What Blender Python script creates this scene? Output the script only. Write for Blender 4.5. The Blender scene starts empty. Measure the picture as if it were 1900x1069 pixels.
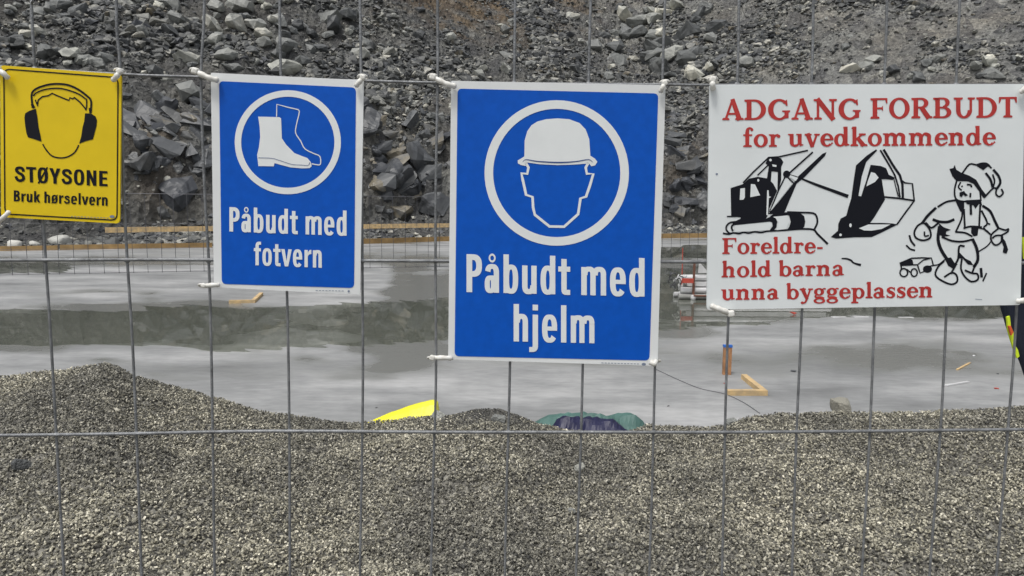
import bpy, bmesh, math, random
import numpy as np
from mathutils import Vector, Matrix, Euler
from mathutils.geometry import tessellate_polygon

# ------------------------------------------------------------------ camera, light, exposure
SC = bpy.context.scene
COL = SC.collection
random.seed(7)
RNG = np.random.default_rng(11)
CAMZ = 1.6
PITCH, ROLL, YAW, DIST = math.radians(6.5), math.radians(0.51), math.radians(2.75), 0.985
FPX, CX, CY = 1372.0, 950.0, 534.5
FWD = np.array([0, math.cos(PITCH), -math.sin(PITCH)])
_up = np.array([0, math.sin(PITCH), math.cos(PITCH)])
_rt = np.array([1.0, 0, 0])
RT = _rt*math.cos(ROLL) + _up*math.sin(ROLL)
UP = -_rt*math.sin(ROLL) + _up*math.cos(ROLL)
EYE = np.array([0, 0, CAMZ])
cam = bpy.data.cameras.new('camera'); cam_o = bpy.data.objects.new('camera', cam); COL.objects.link(cam_o)
cam_o.matrix_world = Matrix(((RT[0], UP[0], -FWD[0], 0), (RT[1], UP[1], -FWD[1], 0), (RT[2], UP[2], -FWD[2], CAMZ), (0, 0, 0, 1)))
cam.sensor_width = 36; cam.lens = 36*FPX/1900; cam.clip_start = 0.05; cam.clip_end = 1000
SC.camera = cam_o

SUN_EL, SUN_AZ = math.radians(66), math.radians(215)   # behind and left of the camera
w = bpy.data.worlds.new('World'); SC.world = w; w.use_nodes = True
nt = w.node_tree; nt.nodes.clear()
sky = nt.nodes.new('ShaderNodeTexSky'); sky.sky_type = 'NISHITA'; sky.sun_disc = False
sky.sun_elevation = SUN_EL; sky.sun_rotation = SUN_AZ; sky.dust_density = 4; sky.air_density = 1.0
hs = nt.nodes.new('ShaderNodeHueSaturation'); hs.inputs['Saturation'].default_value = 0.28
bg = nt.nodes.new('ShaderNodeBackground'); bg.inputs['Strength'].default_value = 0.115
ow = nt.nodes.new('ShaderNodeOutputWorld')
nt.links.new(sky.outputs[0], hs.inputs['Color']); nt.links.new(hs.outputs[0], bg.inputs[0]); nt.links.new(bg.outputs[0], ow.inputs[0])
sl = bpy.data.lights.new('sun', 'SUN'); sl.energy = 1.5; sl.angle = math.radians(12); sl.color = (1, 0.975, 0.93)
so = bpy.data.objects.new('sun', sl); COL.objects.link(so)
sd = Vector((math.sin(SUN_AZ)*math.cos(SUN_EL), math.cos(SUN_AZ)*math.cos(SUN_EL), math.sin(SUN_EL)))
so.rotation_euler = sd.to_track_quat('Z', 'Y').to_euler()
SC.view_settings.view_transform = 'Standard'; SC.view_settings.look = 'None'
SC.view_settings.gamma = 1; SC.view_settings.use_curve_mapping = False
SC.view_settings.exposure = 0.36
SC.render.engine = 'CYCLES'
try: SC.cycles.max_bounces = 6; SC.cycles.transparent_max_bounces = 8
except Exception: pass

# ------------------------------------------------------------------ helpers
def ray(px, py):
    return FWD + RT*((px-CX)/FPX) - UP*((py-CY)/FPX)
FU = np.array([math.cos(YAW), math.sin(YAW), 0]); FN = np.array([-math.sin(YAW), math.cos(YAW), 0])
FO = np.array([0, DIST, CAMZ])
def FP(px, py, off=0.0):                       # point of the photo on the fence plane (off: metres towards the viewer)
    d = ray(px, py); o = FO - FN*off
    t = ((o-EYE) @ FN)/(d @ FN)
    return EYE + d*t
def GP(px, py, z=0.0):                         # on a level plane
    d = ray(px, py); t = (z-CAMZ)/d[2]
    return EYE + d*t
def YP(px, py, y):                             # on an upright plane at distance y
    d = ray(px, py); return EYE + d*(y/d[1])
def proj(P):
    P = np.asarray(P) - EYE
    d = P @ FWD
    d = np.where(d < 0.05, 0.05, d)
    return CX + FPX*(P @ RT)/d, CY - FPX*(P @ UP)/d

def tag(o, label=None, cat=None, group=None, kind=None):
    if label: o['label'] = label
    if cat: o['category'] = cat
    if group: o['group'] = group
    if kind: o['kind'] = kind
    return o
def empty(name, loc, label, cat, group=None):
    o = bpy.data.objects.new(name, None); o.empty_display_size = 0.05; COL.objects.link(o)
    o.location = Vector(loc)
    return tag(o, label, cat, group)
def mesh(name, verts, faces, mat, parent=None, smooth=False):
    me = bpy.data.meshes.new(name)
    me.from_pydata([tuple(map(float, v)) for v in verts], [], faces)
    if mat is not None: me.materials.append(mat)
    if smooth: me.polygons.foreach_set('use_smooth', [True]*len(me.polygons))
    me.update()
    return link(name, me, parent)
def link(name, me, parent=None):
    o = bpy.data.objects.new(name, me); COL.objects.link(o)
    if parent is not None:
        o.parent = parent
        root = parent
        off = Vector((0, 0, 0))
        while root is not None: off += root.location; root = root.parent
        o.location = -off
    return o
class MB:
    def __init__(s): s.v = []; s.f = []
    def add(s, v, f):
        n = len(s.v); s.v += [tuple(map(float, p)) for p in v]; s.f += [tuple(i+n for i in q) for q in f]
    def box(s, c, sz, R=None):
        hx, hy, hz = sz[0]/2, sz[1]/2, sz[2]/2; c = np.array(c, float)
        P = [np.array((a*hx, b*hy, d*hz)) for d in (-1, 1) for b in (-1, 1) for a in (-1, 1)]
        if R is not None: P = [np.array(R @ Vector(p)) for p in P]
        s.add([c+p for p in P], [(0, 2, 3, 1), (4, 5, 7, 6), (0, 1, 5, 4), (2, 6, 7, 3), (0, 4, 6, 2), (1, 3, 7, 5)])
    def beam(s, a, b, wd, ht, up=(0, 0, 1)):
        a = np.array(a, float); b = np.array(b, float); d = b-a; L = np.linalg.norm(d); d /= L
        x = np.cross(d, np.array(up, float)); x /= np.linalg.norm(x); z = np.cross(x, d)
        P = [p + x*i*wd/2 + z*j*ht/2 for p in (a, b) for (i, j) in ((-1, -1), (1, -1), (1, 1), (-1, 1))]
        s.add(P, [(0, 1, 2, 3), (7, 6, 5, 4), (0, 4, 5, 1), (1, 5, 6, 2), (2, 6, 7, 3), (3, 7, 4, 0)])
    def tube(s, pts, r, n=8, caps=True):
        pts = [np.array(p, float) for p in pts]; m = len(pts)
        rr = r if hasattr(r, '__len__') else [r]*m
        prev = None; V = []
        for i, p in enumerate(pts):
            t = pts[min(i+1, m-1)] - pts[max(i-1, 0)]; t = t/(np.linalg.norm(t)+1e-12)
            if prev is None:
                a = np.array((0, 0, 1.0)) if abs(t[2]) < 0.9 else np.array((1.0, 0, 0))
                x = np.cross(t, a)
            else: x = prev - t*(prev @ t)
            x /= np.linalg.norm(x); prev = x; y = np.cross(t, x)
            for k in range(n):
                an = 2*math.pi*k/n; V.append(p + (x*math.cos(an) + y*math.sin(an))*rr[i])
        F = [(i*n+k, i*n+(k+1) % n, (i+1)*n+(k+1) % n, (i+1)*n+k) for i in range(m-1) for k in range(n)]
        if caps: F += [tuple(range(n-1, -1, -1)), tuple((m-1)*n+k for k in range(n))]
        s.add(V, F)
    def build(s, name, mat, parent=None, smooth=False): return mesh(name, s.v, s.f, mat, parent, smooth)
def catmull(pts, k=5, closed=False):
    P = [np.array(p, float) for p in pts]; n = len(P); out = []
    if n < 3: return P
    rng = range(n) if closed else range(n-1)
    for i in rng:
        p1, p2 = P[i], P[(i+1) % n]
        p0 = P[i-1] if (closed or i > 0) else 2*p1-p2
        p3 = P[(i+2) % n] if (closed or i+2 < n) else 2*p2-p1
        for j in range(k):
            t = j/k
            out.append(0.5*((2*p1) + (p2-p0)*t + (2*p0-5*p1+4*p2-p3)*t*t + (-p0+3*p1-3*p2+p3)*t**3))
    if not closed: out.append(P[-1])
    return out

# value noise
def _h(ix, iy, iz, seed):
    n = (ix.astype(np.int64)*374761393 + iy.astype(np.int64)*668265263 + iz.astype(np.int64)*2147483647 + seed*974634777) & 0xffffffff
    n = ((n ^ (n >> 13))*1274126177) & 0xffffffff
    return ((n ^ (n >> 16)) & 0xffff)/65535.0
def vn(x, y, seed=0):
    x = np.asarray(x, float); y = np.asarray(y, float)
    ix = np.floor(x); iy = np.floor(y); fx = x-ix; fy = y-iy
    fx = fx*fx*(3-2*fx); fy = fy*fy*(3-2*fy); z = np.zeros_like(ix)
    a = _h(ix, iy, z, seed); b = _h(ix+1, iy, z, seed); c = _h(ix, iy+1, z, seed); d = _h(ix+1, iy+1, z, seed)
    return (a*(1-fx)+b*fx)*(1-fy) + (c*(1-fx)+d*fx)*fy
def fbm(x, y, o=4, seed=0):
    s = 0; a = 1; t = 0
    for k in range(o): s = s + a*vn(x*2**k, y*2**k, seed+k*17); t += a; a *= .5
    return s/t*2-1
def worley(x, y, seed=0):
    ix = np.floor(x); iy = np.floor(y); best = np.full(np.shape(x), 9.0); val = np.zeros(np.shape(x)); tl = np.zeros(np.shape(x))
    for dx in (-1, 0, 1):
        for dy in (-1, 0, 1):
            cx = ix+dx; cy = iy+dy; z = np.zeros_like(cx)
            px = cx + _h(cx, cy, z, seed); py = cy + _h(cx, cy, z, seed+5)
            d = (px-x)**2 + (py-y)**2; m = d < best
            tilt = (_h(cx, cy, z, seed+21)-.5)*(x-px) + (_h(cx, cy, z, seed+33)-.5)*(y-py)
            best = np.where(m, d, best); val = np.where(m, _h(cx, cy, z, seed+9), val); tl = np.where(m, tilt, tl)
    return tl, val
def sstep(a, b, x):
    t = np.clip((x-a)/(b-a), 0, 1); return t*t*(3-2*t)

# ------------------------------------------------------------------ materials
def mat_new(name):
    m = bpy.data.materials.new(name); m.use_nodes = True; n = m.node_tree.nodes; b = n['Principled BSDF']
    return m, m.node_tree, n, b
def simple(name, col, rough=0.5, metal=0.0, spec=0.5, noise=0.0, nscale=20, bump=0.0, bscale=200, tint=None):
    m, t, n, b = mat_new(name)
    b.inputs['Roughness'].default_value = rough; b.inputs['Metallic'].default_value = metal
    b.inputs['Specular IOR Level'].default_value = spec
    b.inputs['Base Color'].default_value = (*col, 1)
    tc = n.new('ShaderNodeTexCoord')
    if noise > 0:
        nz = n.new('ShaderNodeTexNoise'); nz.inputs['Scale'].default_value = nscale; nz.inputs['Detail'].default_value = 6
        t.links.new(tc.outputs['Object'], nz.inputs['Vector'])
        r = n.new('ShaderNodeValToRGB'); r.color_ramp.elements[0].position = .3; r.color_ramp.elements[1].position = .7
        c2 = tint or tuple(c*(1-noise) for c in col)
        r.color_ramp.elements[0].color = (*c2, 1); r.color_ramp.elements[1].color = (*col, 1)
        t.links.new(nz.outputs[0], r.inputs[0]); t.links.new(r.outputs[0], b.inputs['Base Color'])
    if bump > 0:
        nb = n.new('ShaderNodeTexNoise'); nb.inputs['Scale'].default_value = bscale; nb.inputs['Detail'].default_value = 4
        t.links.new(tc.outputs['Object'], nb.inputs['Vector'])
        bp = n.new('ShaderNodeBump'); bp.inputs['Strength'].default_value = bump; bp.inputs['Distance'].default_value = 0.01
        t.links.new(nb.outputs[0], bp.inputs['Height']); t.links.new(bp.outputs[0], b.inputs['Normal'])
    return m
def ramp(n, stops):
    r = n.new('ShaderNodeValToRGB'); e = r.color_ramp.elements
    e[0].position, e[0].color = stops[0][0], (*stops[0][1], 1)
    e[1].position, e[1].color = stops[-1][0], (*stops[-1][1], 1)
    for p, c in stops[1:-1]:
        q = e.new(p); q.color = (*c, 1)
    return r
def stone(name, stops, rough=.65, nscale=3.0, bscale=12.0, bump=.5, bdist=.05, spots=True):
    """stone whose colour differs from piece to piece (per-object random) plus veins and fine relief"""
    m, t, n, b = mat_new(name)
    oi = n.new('ShaderNodeObjectInfo'); tc = n.new('ShaderNodeTexCoord')
    r = ramp(n, stops); 
    nz = n.new('ShaderNodeTexNoise'); nz.inputs['Scale'].default_value = nscale; nz.inputs['Detail'].default_value = 8; nz.inputs['Roughness'].default_value = .65
    t.links.new(tc.outputs['Object'], nz.inputs['Vector'])
    a = n.new('ShaderNodeMath'); a.operation = 'MULTIPLY_ADD'; a.inputs[1].default_value = .9; a.inputs[2].default_value = -.45
    t.links.new(nz.outputs[0], a.inputs[0])
    s = n.new('ShaderNodeMath'); s.operation = 'ADD'; s.use_clamp = True
    t.links.new(oi.outputs['Random'], s.inputs[0]); t.links.new(a.outputs[0], s.inputs[1])
    t.links.new(s.outputs[0], r.inputs[0]); t.links.new(r.outputs[0], b.inputs['Base Color'])
    nb = n.new('ShaderNodeTexNoise'); nb.inputs['Scale'].default_value = bscale; nb.inputs['Detail'].default_value = 6
    t.links.new(tc.outputs['Object'], nb.inputs['Vector'])
    bp = n.new('ShaderNodeBump'); bp.inputs['Strength'].default_value = bump; bp.inputs['Distance'].default_value = bdist
    t.links.new(nb.outputs[0], bp.inputs['Height']); t.links.new(bp.outputs[0], b.inputs['Normal'])
    b.inputs['Roughness'].default_value = rough
    return m
M = {}
M['wire'] = simple('galvanised wire', (.27, .28, .29), .5, .35, noise=.5, nscale=60, bump=.2, bscale=300)
M['tie'] = simple('white nylon', (.80, .80, .76), .42, noise=.12, nscale=120, tint=(.62, .60, .54))
M['white'] = simple('white sign plastic', (.80, .82, .82), .38, noise=.13, nscale=5, bump=.03, bscale=60)
M['whiteprint'] = simple('white print', (.80, .83, .83), .42, noise=.06, nscale=30)
M['cream'] = simple('sign white poster', (.78, .82, .825), .45, noise=.08, nscale=9, bump=.03, bscale=50)
M['blue'] = simple('sign blue', (.001, .094, .53), .42, spec=.22, noise=.12, nscale=90, bump=.03, bscale=60)
M['blueline'] = simple('blue edge line', (.01, .05, .22), .45)
M['yellow'] = simple('sign yellow', (.80, .58, .010), .42, spec=.3, noise=.10, nscale=20, bump=.03, bscale=60)
M['black'] = simple('black print', (.006, .007, .012), .55, spec=.2)
M['red'] = simple('red print', (.52, .035, .03), .5, noise=.25, nscale=120)
M['tiny'] = simple('small print grey', (.18, .22, .30), .6)
M['wood'] = simple('pale sawn timber', (.72, .50, .23), .75, noise=.4, tint=(.38, .29, .18), nscale=9, bump=.3, bscale=40)
M['wood2'] = simple('weathered formwork timber', (.42, .27, .11), .75, noise=.5, nscale=3, bump=.3, bscale=40)
M['wood3'] = simple('reddish timber stake', (.48, .24, .11), .7, noise=.4, nscale=20, bump=.3, bscale=60)
M['bluepaint'] = simple('blue paint', (.03, .14, .5), .5)
M['yellowcloth'] = simple('bright yellow plastic sheet', (.86, .80, .02), .45, noise=.1, nscale=10, bump=.2, bscale=40)
M['teal'] = simple('teal tarpaulin', (.075, .165, .145), .6, noise=.3, nscale=9, bump=.25, bscale=30)
M['navy'] = simple('navy tarpaulin', (.010, .011, .055), .5, noise=.3, nscale=12, bump=.2, bscale=40)
M['navycloth'] = simple('dark navy cloth', (.014, .02, .04), .85, noise=.3, nscale=30, bump=.3, bscale=500)
M['neon'] = simple('neon yellow fabric', (.72, .90, .03), .6)
M['orange'] = simple('orange trim', (.75, .12, .03), .6)
M['whitepipe'] = simple('white pipe plastic', (.72, .72, .72), .35, noise=.3, nscale=6)
M['redplastic'] = simple('red plastic', (.5, .075, .05), .55, noise=.15, nscale=20)
M['rust'] = simple('rusty stake', (.20, .09, .06), .7, noise=.4, nscale=30)
M['steel'] = simple('thin grey steel', (.10, .10, .11), .5, .5)
M['cord'] = simple('grey cord', (.16, .16, .17), .7)
M['grout'] = simple('concrete foot', (.35, .35, .33), .85, noise=.3, nscale=20, bump=.3, bscale=80)

M['rock'] = stone('blasted grey rock', [(0, (.05, .054, .058)), (.3, (.11, .116, .118)), (.65, (.20, .207, .20)), (.9, (.33, .335, .31)), (1, (.46, .45, .40))], bdist=.06, bscale=6)
M['rubble'] = stone('broken stone', [(0, (.045, .048, .052)), (.4, (.09, .094, .095)), (.75, (.16, .163, .157)), (.95, (.27, .27, .25)), (1, (.42, .41, .37))], bdist=.06, bscale=6)
M['darkrock'] = stone('dark bedrock', [(0, (.05, .054, .062)), (.5, (.085, .09, .094)), (.85, (.13, .13, .125)), (1, (.17, .15, .11))], rough=.5, bdist=.08, bscale=5)
M['paleboulder'] = stone('pale rounded stone', [(0, (.42, .42, .39)), (1, (.55, .54, .50))], nscale=6, bdist=.03)
M['clod'] = stone('tan grey stone', [(0, (.26, .25, .21)), (1, (.40, .38, .32))], nscale=8, bdist=.02)
M['grain'] = stone('crushed gravel', [(0, (.06, .06, .056)), (.3, (.15, .145, .125)), (.6, (.29, .277, .225)), (.85, (.45, .43, .35)), (1, (.74, .71, .61))], rough=.6, nscale=90, bscale=300, bump=.3, bdist=.002)

def patchy(m, scale, lo, hi):
    # drier, dustier patches: position of each piece drives a broad noise
    t = m.node_tree; n = t.nodes; b = n['Principled BSDF']; oi = n.new('ShaderNodeObjectInfo')
    nz = n.new('ShaderNodeTexNoise'); nz.inputs['Scale'].default_value = scale; nz.inputs['Detail'].default_value = 3; t.links.new(oi.outputs['Location'], nz.inputs['Vector'])
    r = ramp(n, [(.38, (lo, lo, lo)), (.62, (hi, hi*.985, hi*.93))]); t.links.new(nz.outputs[0], r.inputs[0])
    src = b.inputs['Base Color'].links[0].from_socket; mx = n.new('ShaderNodeMixRGB'); mx.blend_type = 'MULTIPLY'; mx.inputs[0].default_value = 1
    t.links.new(src, mx.inputs[1]); t.links.new(r.outputs[0], mx.inputs[2]); t.links.new(mx.outputs[0], b.inputs['Base Color'])
patchy(M['grain'], 1.3, .60, 1.15); patchy(M['rock'], .25, .95, 1.4); patchy(M['rubble'], .22, .75, 1.3)
def mat_bank():
    m, t, n, b = mat_new('crushed rock slope')
    g = n.new('ShaderNodeNewGeometry')
    def nz(s, d=8, r=.6):
        q = n.new('ShaderNodeTexNoise'); q.inputs['Scale'].default_value = s; q.inputs['Detail'].default_value = d; q.inputs['Roughness'].default_value = r
        t.links.new(g.outputs['Position'], q.inputs['Vector']); return q
    fine = nz(5.5, 9, .75); big = nz(.22, 4); br = nz(.12, 3, .5)
    r1 = ramp(n, [(.28, (.035, .036, .038)), (.46, (.085, .086, .084)), (.6, (.15, .15, .145)), (.74, (.30, .30, .285))])
    t.links.new(fine.outputs[0], r1.inputs[0])
    brown = n.new('ShaderNodeMixRGB'); brown.blend_type = 'MULTIPLY'
    r2 = ramp(n, [(.45, (1, 1, 1)), (.68, (1.0, .90, .78))])
    t.links.new(big.outputs[0], r2.inputs[0]); brown.inputs[0].default_value = .7
    t.links.new(r1.outputs[0], brown.inputs[1]); t.links.new(r2.outputs[0], brown.inputs[2])
    at = n.new('ShaderNodeAttribute'); at.attribute_name = 'soil'
    mix = n.new('ShaderNodeMixRGB'); t.links.new(at.outputs['Fac'], mix.inputs[0])
    t.links.new(brown.outputs[0], mix.inputs[1]); mix.inputs[2].default_value = (.11, .075, .04, 1)
    vc = n.new('ShaderNodeTexVoronoi'); vc.inputs['Scale'].default_value = 1.3; t.links.new(g.outputs['Position'], vc.inputs['Vector'])
    vb = n.new('ShaderNodeRGBToBW'); t.links.new(vc.outputs['Color'], vb.inputs[0]); rv = ramp(n, [(.2, (.6, .6, .62)), (.8, (1.25, 1.25, 1.2))]); t.links.new(vb.outputs[0], rv.inputs[0])
    mv = n.new('ShaderNodeMixRGB'); mv.blend_type = 'MULTIPLY'; mv.inputs[0].default_value = 1; t.links.new(mix.outputs[0], mv.inputs[1]); t.links.new(rv.outputs[0], mv.inputs[2])
    ta = n.new('ShaderNodeAttribute'); ta.attribute_name = 'tone'; mt = n.new('ShaderNodeMixRGB'); mt.blend_type = 'MULTIPLY'; mt.inputs[0].default_value = 1
    t.links.new(mv.outputs[0], mt.inputs[1]); t.links.new(ta.outputs['Fac'], mt.inputs[2]); t.links.new(mt.outputs[0], b.inputs['Base Color'])
    v = n.new('ShaderNodeTexVoronoi'); v.inputs['Scale'].default_value = 4.0; t.links.new(g.outputs['Position'], v.inputs['Vector'])
    ad = n.new('ShaderNodeMath'); ad.operation = 'ADD'; t.links.new(v.outputs['Distance'], ad.inputs[0]); t.links.new(fine.outputs[0], ad.inputs[1])
    bp = n.new('ShaderNodeBump'); bp.inputs['Strength'].default_value = .9; bp.inputs['Distance'].default_value = .12
    t.links.new(ad.outputs[0], bp.inputs['Height']); t.links.new(bp.outputs[0], b.inputs['Normal'])
    b.inputs['Roughness'].default_value = .75
    return m
M['bank'] = mat_bank()

def mat_slab():
    m, t, n, b = mat_new('poured concrete')
    g = n.new('ShaderNodeNewGeometry')
    mp = n.new('ShaderNodeMapping'); mp.inputs['Scale'].default_value = (.55, 1.15, 1); t.links.new(g.outputs['Position'], mp.inputs['Vector'])
    n1 = n.new('ShaderNodeTexNoise'); n1.inputs['Scale'].default_value = .9; n1.inputs['Detail'].default_value = 9; n1.inputs['Roughness'].default_value = .62
    t.links.new(mp.outputs[0], n1.inputs['Vector'])
    n2 = n.new('ShaderNodeTexNoise'); n2.inputs['Scale'].default_value = 14; n2.inputs['Detail'].default_value = 6
    t.links.new(mp.outputs[0], n2.inputs['Vector'])
    at = n.new('ShaderNodeAttribute'); at.attribute_name = 'damp'
    # wetness = attribute + noise
    a1 = n.new('ShaderNodeMath'); a1.operation = 'MULTIPLY_ADD'; a1.inputs[1].default_value = 1.7; t.links.new(n1.outputs[0], a1.inputs[0]); t.links.new(at.outputs['Fac'], a1.inputs[2])
    mr = n.new('ShaderNodeMapRange'); mr.interpolation_type = 'SMOOTHSTEP'; mr.inputs['From Min'].default_value = .78; mr.inputs['From Max'].default_value = 1.5
    t.links.new(a1.outputs[0], mr.inputs['Value'])
    dry = ramp(n, [(.3, (.17, .174, .174)), (.48, (.275, .28, .28)), (.62, (.40, .402, .40))]); t.links.new(n1.outputs[0], dry.inputs[0])
    f = n.new('ShaderNodeMixRGB'); f.blend_type = 'MULTIPLY'; f.inputs[0].default_value = .5
    rf = ramp(n, [(.3, (.72, .72, .72)), (.7, (1.1, 1.1, 1.1))]); t.links.new(n2.outputs[0], rf.inputs[0])
    t.links.new(dry.outputs[0], f.inputs[1]); t.links.new(rf.outputs[0], f.inputs[2])
    mx = n.new('ShaderNodeMixRGB'); t.links.new(mr.outputs[0], mx.inputs[0]); t.links.new(f.outputs[0], mx.inputs[1]); mx.inputs[2].default_value = (.185, .19, .18, 1)
    t.links.new(mx.outputs[0], b.inputs['Base Color'])
    rr = n.new('ShaderNodeMapRange'); rr.inputs['To Min'].default_value = .62; rr.inputs['To Max'].default_value = .2; t.links.new(mr.outputs[0], rr.inputs['Value'])
    t.links.new(rr.outputs[0], b.inputs['Roughness'])
    bp = n.new('ShaderNodeBump'); bp.inputs['Strength'].default_value = .25; bp.inputs['Distance'].default_value = .01
    t.links.new(n2.outputs[0], bp.inputs['Height']); t.links.new(bp.outputs[0], b.inputs['Normal'])
    return m
M['slab'] = mat_slab()
def mat_water():
    m = bpy.data.materials.new('thin rain water'); m.use_nodes = True; t = m.node_tree; n = t.nodes; n.clear()
    o = n.new('ShaderNodeOutputMaterial'); mx = n.new('ShaderNodeMixShader'); tr = n.new('ShaderNodeBsdfTransparent'); gl = n.new('ShaderNodeBsdfGlossy')
    fr = n.new('ShaderNodeFresnel'); fr.inputs['IOR'].default_value = 1.33
    tr.inputs[0].default_value = (.86, .88, .83, 1); gl.inputs['Roughness'].default_value = .015
    g = n.new('ShaderNodeNewGeometry'); nz = n.new('ShaderNodeTexNoise'); nz.inputs['Scale'].default_value = 3.0; nz.inputs['Detail'].default_value = 3
    t.links.new(g.outputs['Position'], nz.inputs['Vector'])
    bp = n.new('ShaderNodeBump'); bp.inputs['Strength'].default_value = .025; bp.inputs['Distance'].default_value = .02
    t.links.new(nz.outputs[0], bp.inputs['Height']); t.links.new(bp.outputs[0], gl.inputs['Normal'])
    t.links.new(fr.outputs[0], mx.inputs[0]); t.links.new(tr.outputs[0], mx.inputs[1]); t.links.new(gl.outputs[0], mx.inputs[2]); t.links.new(mx.outputs[0], o.inputs[0])
    return m
M['water'] = mat_water()
def mat_gravelbed():
    m, t, n, b = mat_new('gravel bed')
    g = n.new('ShaderNodeNewGeometry')
    v = n.new('ShaderNodeTexVoronoi'); v.inputs['Scale'].default_value = 95; t.links.new(g.outputs['Position'], v.inputs['Vector'])
    bw = n.new('ShaderNodeRGBToBW'); t.links.new(v.outputs['Color'], bw.inputs[0])
    r = ramp(n, [(.1, (.04, .038, .034)), (.5, (.12, .115, .10)), (.9, (.30, .29, .25))]); t.links.new(bw.outputs[0], r.inputs[0]); t.links.new(r.outputs[0], b.inputs['Base Color'])
    bp = n.new('ShaderNodeBump'); bp.invert = True; bp.inputs['Strength'].default_value = 1; bp.inputs['Distance'].default_value = .006
    t.links.new(v.outputs['Distance'], bp.inputs['Height']); t.links.new(bp.outputs[0], b.inputs['Normal'])
    b.inputs['Roughness'].default_value = .8
    return m
M['bed'] = mat_gravelbed()

# ------------------------------------------------------------------ rock bank (terrain)
foot_px = [(-500, 474), (0, 464), (400, 456), (680, 449), (830, 445), (1320, 438), (1600, 446), (1950, 456), (2600, 476)]
FT = [GP(*p)[:2] for p in foot_px]
E1 = FT[-1]-FT[0]; E1 /= np.linalg.norm(E1); E2 = np.array([-E1[1], E1[0]]); F0 = FT[1]
fu = np.array([(p-F0) @ E1 for p in FT]); fv = np.array([(p-F0) @ E2 for p in FT])
def to_us(x, y):
    u = (x-F0[0])*E1[0] + (y-F0[1])*E1[1]; v = (x-F0[0])*E2[0] + (y-F0[1])*E2[1]
    return u, v-np.interp(u, fu, fv)
def from_us(u, s):
    v = s+np.interp(u, fu, fv)
    return F0[0]+u*E1[0]+v*E2[0], F0[1]+u*E1[1]+v*E2[1]
PS = [-1, 0, 1.4, 2.2, 3.4, 4.6, 6.5, 58, 64, 90]; PZ = [-.1, .02, .45, 1.0, 3.4, 4.6, 5.6, 44.0, 45.5, 46]
def bank_z(u, s):
    wob = fbm(u*.12, s*.1, 3, 3)*1.6 * sstep(1.2, 3, s)
    z = np.interp(s+wob, PS, PZ)
    z = z + fbm(u*.22, s*.22, 4, 21)*.9*sstep(3, 8, s)
    d, c = worley(u*.45+fbm(u, s, 2, 8)*.3, (s+z*.8)*.5, 31)
    z = z + ((c-.5)*1.1+d*2.2)*sstep(1.2, 2.5, s)*(1-sstep(5, 8, s))
    d, c = worley(u*1.3, (s+z*.8)*1.2, 37)
    z = z + ((c-.5)*.4+d*.9)*sstep(.8, 2.5, s)*(1-.6*sstep(5, 9, s))
    d, c = worley(u*2.6+.4*s, s*2.2, 39)
    z = z + ((c-.5)*.16+d*.4)*sstep(.6, 2.5, s)
    z = z + fbm(u*1.7, s*1.7, 3, 5)*.22*sstep(.3, 2, s)
    return z
us = np.concatenate([np.arange(-26, -6, .5), np.arange(-6, 42, .14), np.arange(42, 110, .5)])
ss = np.concatenate([np.arange(-.6, 9, .12), np.arange(9, 24, .22), np.arange(24, 70, .5)])
UU, SS = np.meshgrid(us, ss)
XX, YY = from_us(UU, SS); ZZ = bank_z(UU, SS)
def grid_faces(nr, nc):
    i = np.arange(nr-1)[:, None]*nc + np.arange(nc-1)[None, :]
    i = i.ravel(); return np.stack([i, i+1, i+nc+1, i+nc], 1)
def grid_mesh(name, X, Y, Z, mat, attrs=None, smooth=True, parent=None):
    nr, nc = X.shape; me = bpy.data.meshes.new(name)
    co = np.stack([X, Y, Z], -1).reshape(-1, 3).astype(np.float32); F = grid_faces(nr, nc).astype(np.int32)
    me.vertices.add(len(co)); me.vertices.foreach_set('co', co.ravel())
    me.loops.add(F.size); me.loops.foreach_set('vertex_index', F.ravel())
    me.polygons.add(len(F)); me.polygons.foreach_set('loop_start', np.arange(0, F.size, 4, dtype=np.int32))
    me.polygons.foreach_set('loop_total', np.full(len(F), 4, np.int32))
    me.polygons.foreach_set('use_smooth', np.full(len(F), smooth))
    me.update(calc_edges=True); me.materials.append(mat)
    for k, a in (attrs or {}).items():
        at = me.attributes.new(k, 'FLOAT', 'POINT'); at.data.foreach_set('value', a.ravel().astype(np.float32))
    return link(name, me, parent)
soil = np.zeros_like(XX)
BANKC = lambda px, py: bank_hit(px, py)
def bank_hit(px, py):
    d = ray(px, py); d = d/np.linalg.norm(d)
    t = np.arange(14, 150, .1); P = EYE + d*t[:, None]
    u, s = to_us(P[:, 0], P[:, 1]); z = np.where(s > -.5, bank_z(u, s), -9)
    k = np.nonzero(P[:, 2] < z)[0]
    if not len(k): return None
    return P[k[0]]
for px, py, rr, st in [(860, -10, 5.0, .9), (780, -20, 5, .8), (960, -25, 6, .8), (285, 255, 1.1, .5), (1285, 270, 1.5, .5), (1260, 330, 1.2, .3), (300, 330, 1.2, .3), (960, 60, 3.5, .35), (1020, 30, 3, .3)]:
    h = bank_hit(px, py)
    d = np.sqrt((XX-h[0])**2+(YY-h[1])**2+(ZZ-h[2])**2)/rr + fbm(XX*.6, YY*.6+ZZ, 3, 15)*.9
    soil = np.maximum(soil, st*(1-sstep(.3, 1.1, d)))
bank = grid_mesh('rock_bank', XX, YY, ZZ, M['bank'], {'soil': soil, 'tone': np.clip(1 + .55*sstep(18, 30, UU-SS*.15)*sstep(4, 9, SS) - .25*sstep(.05, .5, fbm(UU*.09, SS*.12, 3, 95)), .6, 1.6)}, smooth=False)
tag(bank, kind='structure')

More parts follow.
